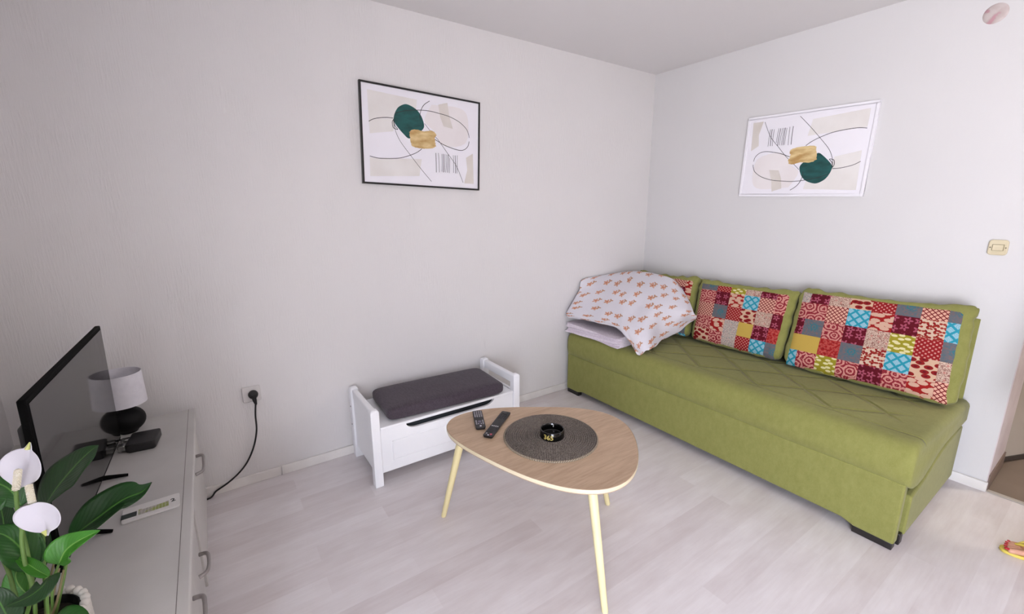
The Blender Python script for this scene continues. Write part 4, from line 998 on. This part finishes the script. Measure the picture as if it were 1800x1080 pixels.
def stalk(pts, r0=.0034, r1=.0026, m=None, name='stalk'):
    return obj(name, tube(pts, [r0+(r1-r0)*i/(len(pts)-1) for i in range(len(pts))], seg=8, sub=5), m or m_stem, pp, smooth=60)
def soilp(a, r): return pc+Vector((r*math.cos(a), r*math.sin(a), .097))
TC = -FW; UPW = Vector((0, 0, 1))
def face_of(rt=0, up=0, cam_=1): return TC*cam_+RT*rt+UP*up
# big dark leaf reaching out over the card
leaf([at(122, 948, .93), at(165, 916, .95), at(215, 880, .985), at(250, 865, 1.0), at(267, 848, 1.01)], .042, m_l1, face_of(-.2, .6, .9), .42, (.75, 1.35), label='large dark glossy leaf over the card')
stalk([soilp(.6, .03), at(113, 1010, .90), at(122, 948, .93)])
# bright folded leaf in front of it
leaf([at(103, 993, .84), at(116, 968, .845), at(140, 950, .85), at(176, 933, .86)], .026, m_l2, face_of(.35, .55, .75), .55, (.6, 1.2), label='bright green folded leaf')
stalk([soilp(.2, .025), at(92, 1030, .86), at(103, 993, .84)], .0028, .002)
# dark upright leaf in front of the screen
leaf([at(78, 892, .90), at(100, 858, .925), at(130, 822, .95), at(155, 797, .97), at(173, 783, .985)], .050, m_l1, face_of(-.3, .45, 1), .14, (.9, 1.3))
stalk([soilp(1.2, .03), at(76, 960, .88), at(78, 892, .90)])
leaf([at(62, 1010, .90), at(70, 960, .90), at(66, 915, .91), at(60, 880, .92)], .022, m_l1, face_of(.3, -.1, 1), .2)
# leaves leaving the left edge of the view
leaf([at(62, 1000, .86), at(38, 966, .85), at(5, 940, .84), at(-45, 935, .83)], .030, m_l3, face_of(.2, .9, .5), .2)
leaf([at(38, 890, .88), at(18, 862, .87), at(-10, 850, .86), at(-50, 858, .86)], .026, m_l3, face_of(.1, .8, .6), .15)
leaf([at(10, 960, .92), at(6, 915, .93), at(-2, 878, .94), at(-14, 840, .95)], .022, m_l1, face_of(.4, .1, 1), .2)
# curled front leaf
leaf([at(86, 1014, .80), at(76, 1030, .785), at(50, 1050, .775), at(8, 1068, .77)], .024, m_l1, face_of(-.2, .55, .85), -.15, (.6, 1.3))
leaf([at(86, 1014, .80), at(66, 1003, .82), at(46, 990, .835), at(28, 981, .845)], .011, m_l2, face_of(.1, .8, .6), .4, (.6, .9))
stalk([soilp(-.6, .03), at(83, 1060, .83), at(86, 1014, .80)], .003, .0022)
leaf([at(52, 1048, .87), at(34, 1030, .86), at(28, 1010, .86), at(40, 985, .865)], .022, m_l2, face_of(.4, .1, 1), .2)
leaf([at(48, 1040, .88), at(62, 1000, .875), at(72, 975, .87), at(70, 945, .87)], .018, m_l3, face_of(-.3, .1, 1), .3)
# low leaf in front of the pot
leaf([at(88, 1115, .80), at(110, 1096, .79), at(138, 1096, .785), at(165, 1118, .78)], .026, m_l3, face_of(.1, .7, .7), .1)
leaf([at(20, 1100, .80), at(8, 1075, .79), at(-8, 1050, .78), at(-40, 1035, .77)], .024, m_l1, face_of(.4, .5, .8), .1)
for a, pts in ((2.4, [(36, 1080, .84), (20, 1020, .845), (2, 960, .85), (-10, 905, .855)]), (-1.9, [(28, 1060, .82), (16, 1010, .83), (0, 975, .84)])):
    stalk([soilp(a, .03)]+[at(*q) for q in pts], .0036, .0028)
leaf([at(-10, 905, .855), at(-30, 870, .85), at(-60, 840, .85), at(-100, 820, .85)], .03, m_l3, face_of(.3, .6, .7), .15)
for a, q in ((.0, (104, 1000, .885)), (.9, (96, 985, .895)), (-.4, (112, 1002, .87))):
    stalk([soilp(a, .02), at(q[0]-12, q[1]+55, q[2]), at(*q)], .0024, .0018, pmat('brown stalk', '#8a7f5a', '#7b6f4c', 20, .6))
# two flowers
def flower(cpx, d, hw, hh, tip, base, nf, st_pts, sp_a, sp_b, lab, a_):
    fl = obj('flower_stalk', tube([soilp(a_, .02)]+[at(*q) for q in st_pts], .0034, seg=8, sub=6), m_stem, pp, smooth=60)
    C_ = at(cpx[0], cpx[1], d); k = d/FPX
    A_ = at(tip[0], tip[1], d)-C_; ax = A_.normalized(); nn = Vector(nf).normalized(); nn = (nn-ax*nn.dot(ax)).normalized(); sd = ax.cross(nn)
    aw = Vector((tip[0]-cpx[0], -(tip[1]-cpx[1]), 0)); bw = Vector((base[0]-cpx[0], -(base[1]-cpx[1]), 0))
    bm = bmesh.new(); NRr, NA = 12, 64; rings = [[bm.verts.new(C_-Vector(nf).normalized()*.012)]]
    for i in range(1, NRr+1):
        r_ = i/NRr; row = []
        for j in range(NA):
            th_ = 2*PI*j/NA; x = hw*math.cos(th_); y = hh*math.sin(th_)
            cs = RT*x*k+UP*y*k
            dirp = Vector((x, y, 0)).normalized()
            ext = math.exp(-((dirp.angle(aw))/.16)**2)*(aw.length-math.hypot(x, y))*k
            ext2 = math.exp(-((dirp.angle(bw))/.35)**2)*(bw.length-math.hypot(x, y))*k*.8
            rad = cs.length+ext+ext2
            p = C_+cs.normalized()*rad*r_
            p += Vector(nf).normalized()*(.012*(r_**2-1)+.004*math.sin(2*th_+1)*r_*r_)
            row.append(bm.verts.new(p))
        rings.append(row)
    for j in range(NA): bm.faces.new((rings[0][0], rings[1][j], rings[1][(j+1) % NA]))
    for a, b in zip(rings[1:], rings[2:]):
        for j in range(NA): bm.faces.new((a[j], b[j], b[(j+1) % NA], a[(j+1) % NA]))
    obj('spathe', bm, m_spa, fl, smooth=80, solid=.0008, origin=wpos(fl), label=lab)
    tipc = obj('spathe_tip', tube([at(tip[0]+(cpx[0]-tip[0])*.28, tip[1]+(cpx[1]-tip[1])*.28, d-.001), at(*tip, d-.001)], [.0042, .0009], seg=8), pmat('yellow green tip', '#d3d78c', '#c0c86e', 60, .5), fl, smooth=60)
    a, b = at(*sp_a), at(*sp_b); bm = bmesh.new()
    tube([a, a+(b-a)*.05, a+(b-a)*.9, b-(b-a)*.02, b], [.003, .0050, .0048, .0036, .0012], bm, 12)
    s1, s2, dd = frame_axes(b-a); L = (b-a).length
    for m_ in range(13):
        for q in range(9):
            ang_ = 2*PI*(q+.5*(m_ % 2))/9; c_ = a+dd*L*(.06+.88*m_/12)+(s1*math.cos(ang_)+s2*math.sin(ang_))*.0049
            bmesh.ops.create_icosphere(bm, subdivisions=1, radius=.0014, matrix=Matrix.Translation(c_))
    obj('spadix', bm, m_sdx, fl, smooth=60)
flower((37, 821), .845, 38, 32, (52, 778), (28, 860), TC+RT*.1+UP*.35, [(62, 1075, .855), (50, 980, .85), (32, 905, .84), (28, 858, .84)], (28, 862, .838), (32, 826, .826), 'upper white spathe with its point upward', 2.2)
flower((67, 910), .815, 42, 27, (81, 943), (55, 886), TC+RT*.15+UP*.55, [(56, 1040, .83), (44, 990, .83), (38, 940, .832), (48, 895, .832), (57, 884, .83)], (57, 886, .828), (50, 852, .835), 'lower white spathe with its point downward', 3.0)

# ================================================================== person by the doorway
m_skin = pmat('skin', '#d8a489', '#cf9a80', 25, .5); m_nail = pmat('red nail polish', '#b8142a', rough=.2)
def skinned(name, verts, edges, radii, mat, parent, sub=2, root=0):
    me = bpy.data.meshes.new(name); o0 = wpos(parent)
    me.from_pydata([Vector(v)-o0 for v in verts], edges, []); o = bpy.data.objects.new(name, me); col.objects.link(o); o.parent = parent
    md = o.modifiers.new('skin', 'SKIN'); md.use_smooth_shade = True
    for i, v in enumerate(me.skin_vertices[0].data):
        r = radii[i]; v.radius = r if isinstance(r, tuple) else (r, r); v.use_root = i == root
    s = o.modifiers.new('subdivision', 'SUBSURF'); s.levels = sub; s.render_levels = sub
    me.materials.append(mat); WPOS[o.name] = o0; return o
fd = Vector((-.45, .893, 0)).normalized(); fs = Vector((fd.y, -fd.x, 0))   # toe direction, wearer's right
toe = Vector((-.503, -2.345, 0))
PB = toe-fd*.165+fs*.085       # between the feet, under the body
pr = thing('person', 'person in yellow flip-flops at the right edge with red toenails showing', 'person', PB)
def fp(f, s, z): return PB+fd*f+fs*s+Vector((0, 0, z))
vx, ed, rd_ = [], [], []
def addv(p, r, par=None):
    vx.append(p); rd_.append(r)
    if par is not None: ed.append((par, len(vx)-1))
    return len(vx)-1
pel = addv(fp(-.08, 0, .88), (.15, .11)); wa = addv(fp(-.08, 0, 1.04), (.125, .095), pel); ch = addv(fp(-.07, 0, 1.24), (.145, .10), wa)
nk = addv(fp(-.07, 0, 1.40), .055, ch); hd0 = addv(fp(-.05, 0, 1.47), (.06, .07), nk); hd1 = addv(fp(-.05, 0, 1.56), (.075, .09), hd0); hd2 = addv(fp(-.055, 0, 1.63), (.055, .07), hd1)
feet = []
for sgn, df in ((-1, 0), (1, -.20)):
    hp = addv(fp(-.08+df*.1, sgn*.085, .80), .095, pel); kn = addv(fp(-.05+df*.5, sgn*.085, .47), .058, hp); cf = addv(fp(-.075+df*.9, sgn*.085, .33), .056, kn)
    an_ = addv(fp(-.075+df, sgn*.085, .085), .034, cf); hl = addv(fp(-.055+df, sgn*.085, .045), (.032, .030), an_); ft = addv(fp(.04+df, sgn*.085, .040), (.036, .022), hl); bl = addv(fp(.105+df, sgn*.085, .030), (.040, .013), ft)
    for k, (so_, ln_, r_) in enumerate(((-sgn*-.026*-1 if False else .026*(-sgn if sgn > 0 else 1)*(1 if sgn < 0 else 1), .052, .0115), (.008*(1 if sgn < 0 else -1), .050, .0088), (-.006*(1 if sgn < 0 else -1), .043, .0082), (-.019*(1 if sgn < 0 else -1), .036, .0078), (-.031*(1 if sgn < 0 else -1), .026, .0074))):
        a = addv(fp(.118+df, sgn*.085-so_, .026), r_, bl); b = addv(fp(.118+ln_*.55+df, sgn*.085-so_*1.1, .027), r_, a); addv(fp(.118+ln_+df, sgn*.085-so_*1.12, .023), r_*.85, b)
        if k < 5: feet.append((fp(.118+ln_+df+r_*.25, sgn*.085-so_*1.12, .029+.002), r_, sgn))
for sgn in (-1, 1):
    sh = addv(fp(-.07, sgn*.165, 1.33), .052, ch); el = addv(fp(-.09, sgn*.205, 1.06), .040, sh); wr = addv(fp(-.02, sgn*.20, .83), .026, el); pa = addv(fp(.0, sgn*.195, .77), (.018, .036), wr)
    for k in range(4):
        a = addv(fp(-.020+.019*k, sgn*.195, .725), .009, pa); b = addv(fp(-.018+.019*k, sgn*.188, .695+.003*abs(k-1.5)), .0082, a); addv(fp(-.014+.018*k, sgn*.178, .672+.005*abs(k-1.5)), .0072, b)
    a = addv(fp(.038, sgn*.185, .765), .010, pa); addv(fp(.050, sgn*.178, .735), .0085, a)
skinned('body', vx, ed, rd_, m_skin, pr)
for k, sgn in enumerate((-1, 1)):
    for (p, r_, s_) in feet:
        if s_ != sgn: continue
        bm = bmesh.new(); bmesh.ops.create_uvsphere(bm, u_segments=12, v_segments=8, radius=1)
        T = Matrix((fs*r_*.55, fd*r_*.75, Vector((0, 0, 1))*r_*.40)).transposed().to_4x4(); T.translation = p; xf(bm, T)
        obj('toenail', bm, m_nail, pr, smooth=60)
m_yel = pmat('yellow sandal rubber', '#e3cf62', '#d9c352', 20, .5)
for sgn, df in ((-1, 0), (1, -.20)):
    out = [(.175*1.0, -.0, .0)]; ol = []
    for k in range(40):
        a = 2*PI*k/40; l = math.cos(a)*(.955 if math.cos(a) > 0 else 1); w_ = math.sin(a); hw_ = .043*(1 if l > 0 else .82)
        ol.append(fp(.045+df+.142*l, sgn*.085+hw_*math.copysign(abs(w_)**.75, w_)-sgn*0, 0))
    bm = bmesh.new(); prism([(p.x, p.y) for p in ol], 2, .0008, .014, bm)
    sl = obj('flip_flop', bm, m_yel, pr, bevel=.003, label='yellow flip-flop sole')
    tp = fp(.128+df, sgn*.085+(.017 if sgn > 0 else -.017)*-1, .014)
    bm = tube([tp, tp+Vector((0, 0, .022)), fp(.085+df, sgn*.085-.028, .052), fp(.02+df, sgn*.085-.044, .012)], [.004, .005, .006, .006], seg=8, sub=5)
    tube([tp+Vector((0, 0, .020)), fp(.085+df, sgn*.085+.028, .052), fp(.02+df, sgn*.085+.044, .012)], [.005, .006, .006], bm, 8, sub=5)
    obj('thong_strap', bm, m_yel, sl, smooth=60)
prof = [(.155, 1.34), (.165, 1.25), (.145, 1.06), (.185, .86), (.23, .55), (.228, .55), (.183, .86), (.142, 1.06), (.162, 1.25), (.152, 1.34)]
bm = bmesh.new(); lathe([(r_, z-PB.z) for r_, z in prof], PB+fd*-.08, bm, 40, sx=1, sy=.8)
for vv in bm.verts:
    d_ = vv.co-(PB+fd*-.08); a, b = d_.dot(fs), d_.dot(fd); z = d_.z
obj('dress', bm, pmat('light dress cotton', '#c9c3bd', '#bdb6b0', 30, .8), pr, smooth=60)
hb_ = fp(-.065, 0, 1.585); bm = bmesh.new(); bmesh.ops.create_uvsphere(bm, u_segments=24, v_segments=16, radius=1)
T = Matrix((fs*.088, fd*.098, Vector((0, 0, .095)))).transposed().to_4x4(); T.translation = hb_-fd*.018+Vector((0, 0, .018)); xf(bm, T)
for vv in bm.verts:
    d_ = (vv.co-hb_)
    if d_.dot(fd) < -.03 and d_.z < 0: vv.co.z -= .12
obj('hair', bm, pmat('brown hair', '#4a3325', '#35251b', 40, .6, stretch=(1, 1, .1)), pr, smooth=80)
for sx_ in (-1, 1):
    bm = bmesh.new(); bmesh.ops.create_uvsphere(bm, u_segments=12, v_segments=8, radius=.0085, matrix=Matrix.Translation(fp(.022, sx_*.028, 1.555))); e_ = obj('eye', bm, pmat('eye white', '#e9e6e2', rough=.2), pr, smooth=60)
    bm = bmesh.new(); bmesh.ops.create_uvsphere(bm, u_segments=10, v_segments=6, radius=.0045, matrix=Matrix.Translation(fp(.0268, sx_*.028, 1.555))); obj('iris', bm, pmat('brown iris', '#3a261a', rough=.2), e_, smooth=60)
bm = tube([fp(.030, 0, 1.56), fp(.052, 0, 1.528), fp(.040, 0, 1.520)], [.008, .012, .008], seg=8, sub=3); obj('nose', bm, m_skin, pr, smooth=60)
bm = tube([fp(.026, -.022, 1.492), fp(.038, 0, 1.490), fp(.026, .022, 1.492)], [.003, .006, .003], seg=8, sub=4); obj('mouth', bm, pmat('lips', '#b5605a', rough=.4), pr, smooth=60)
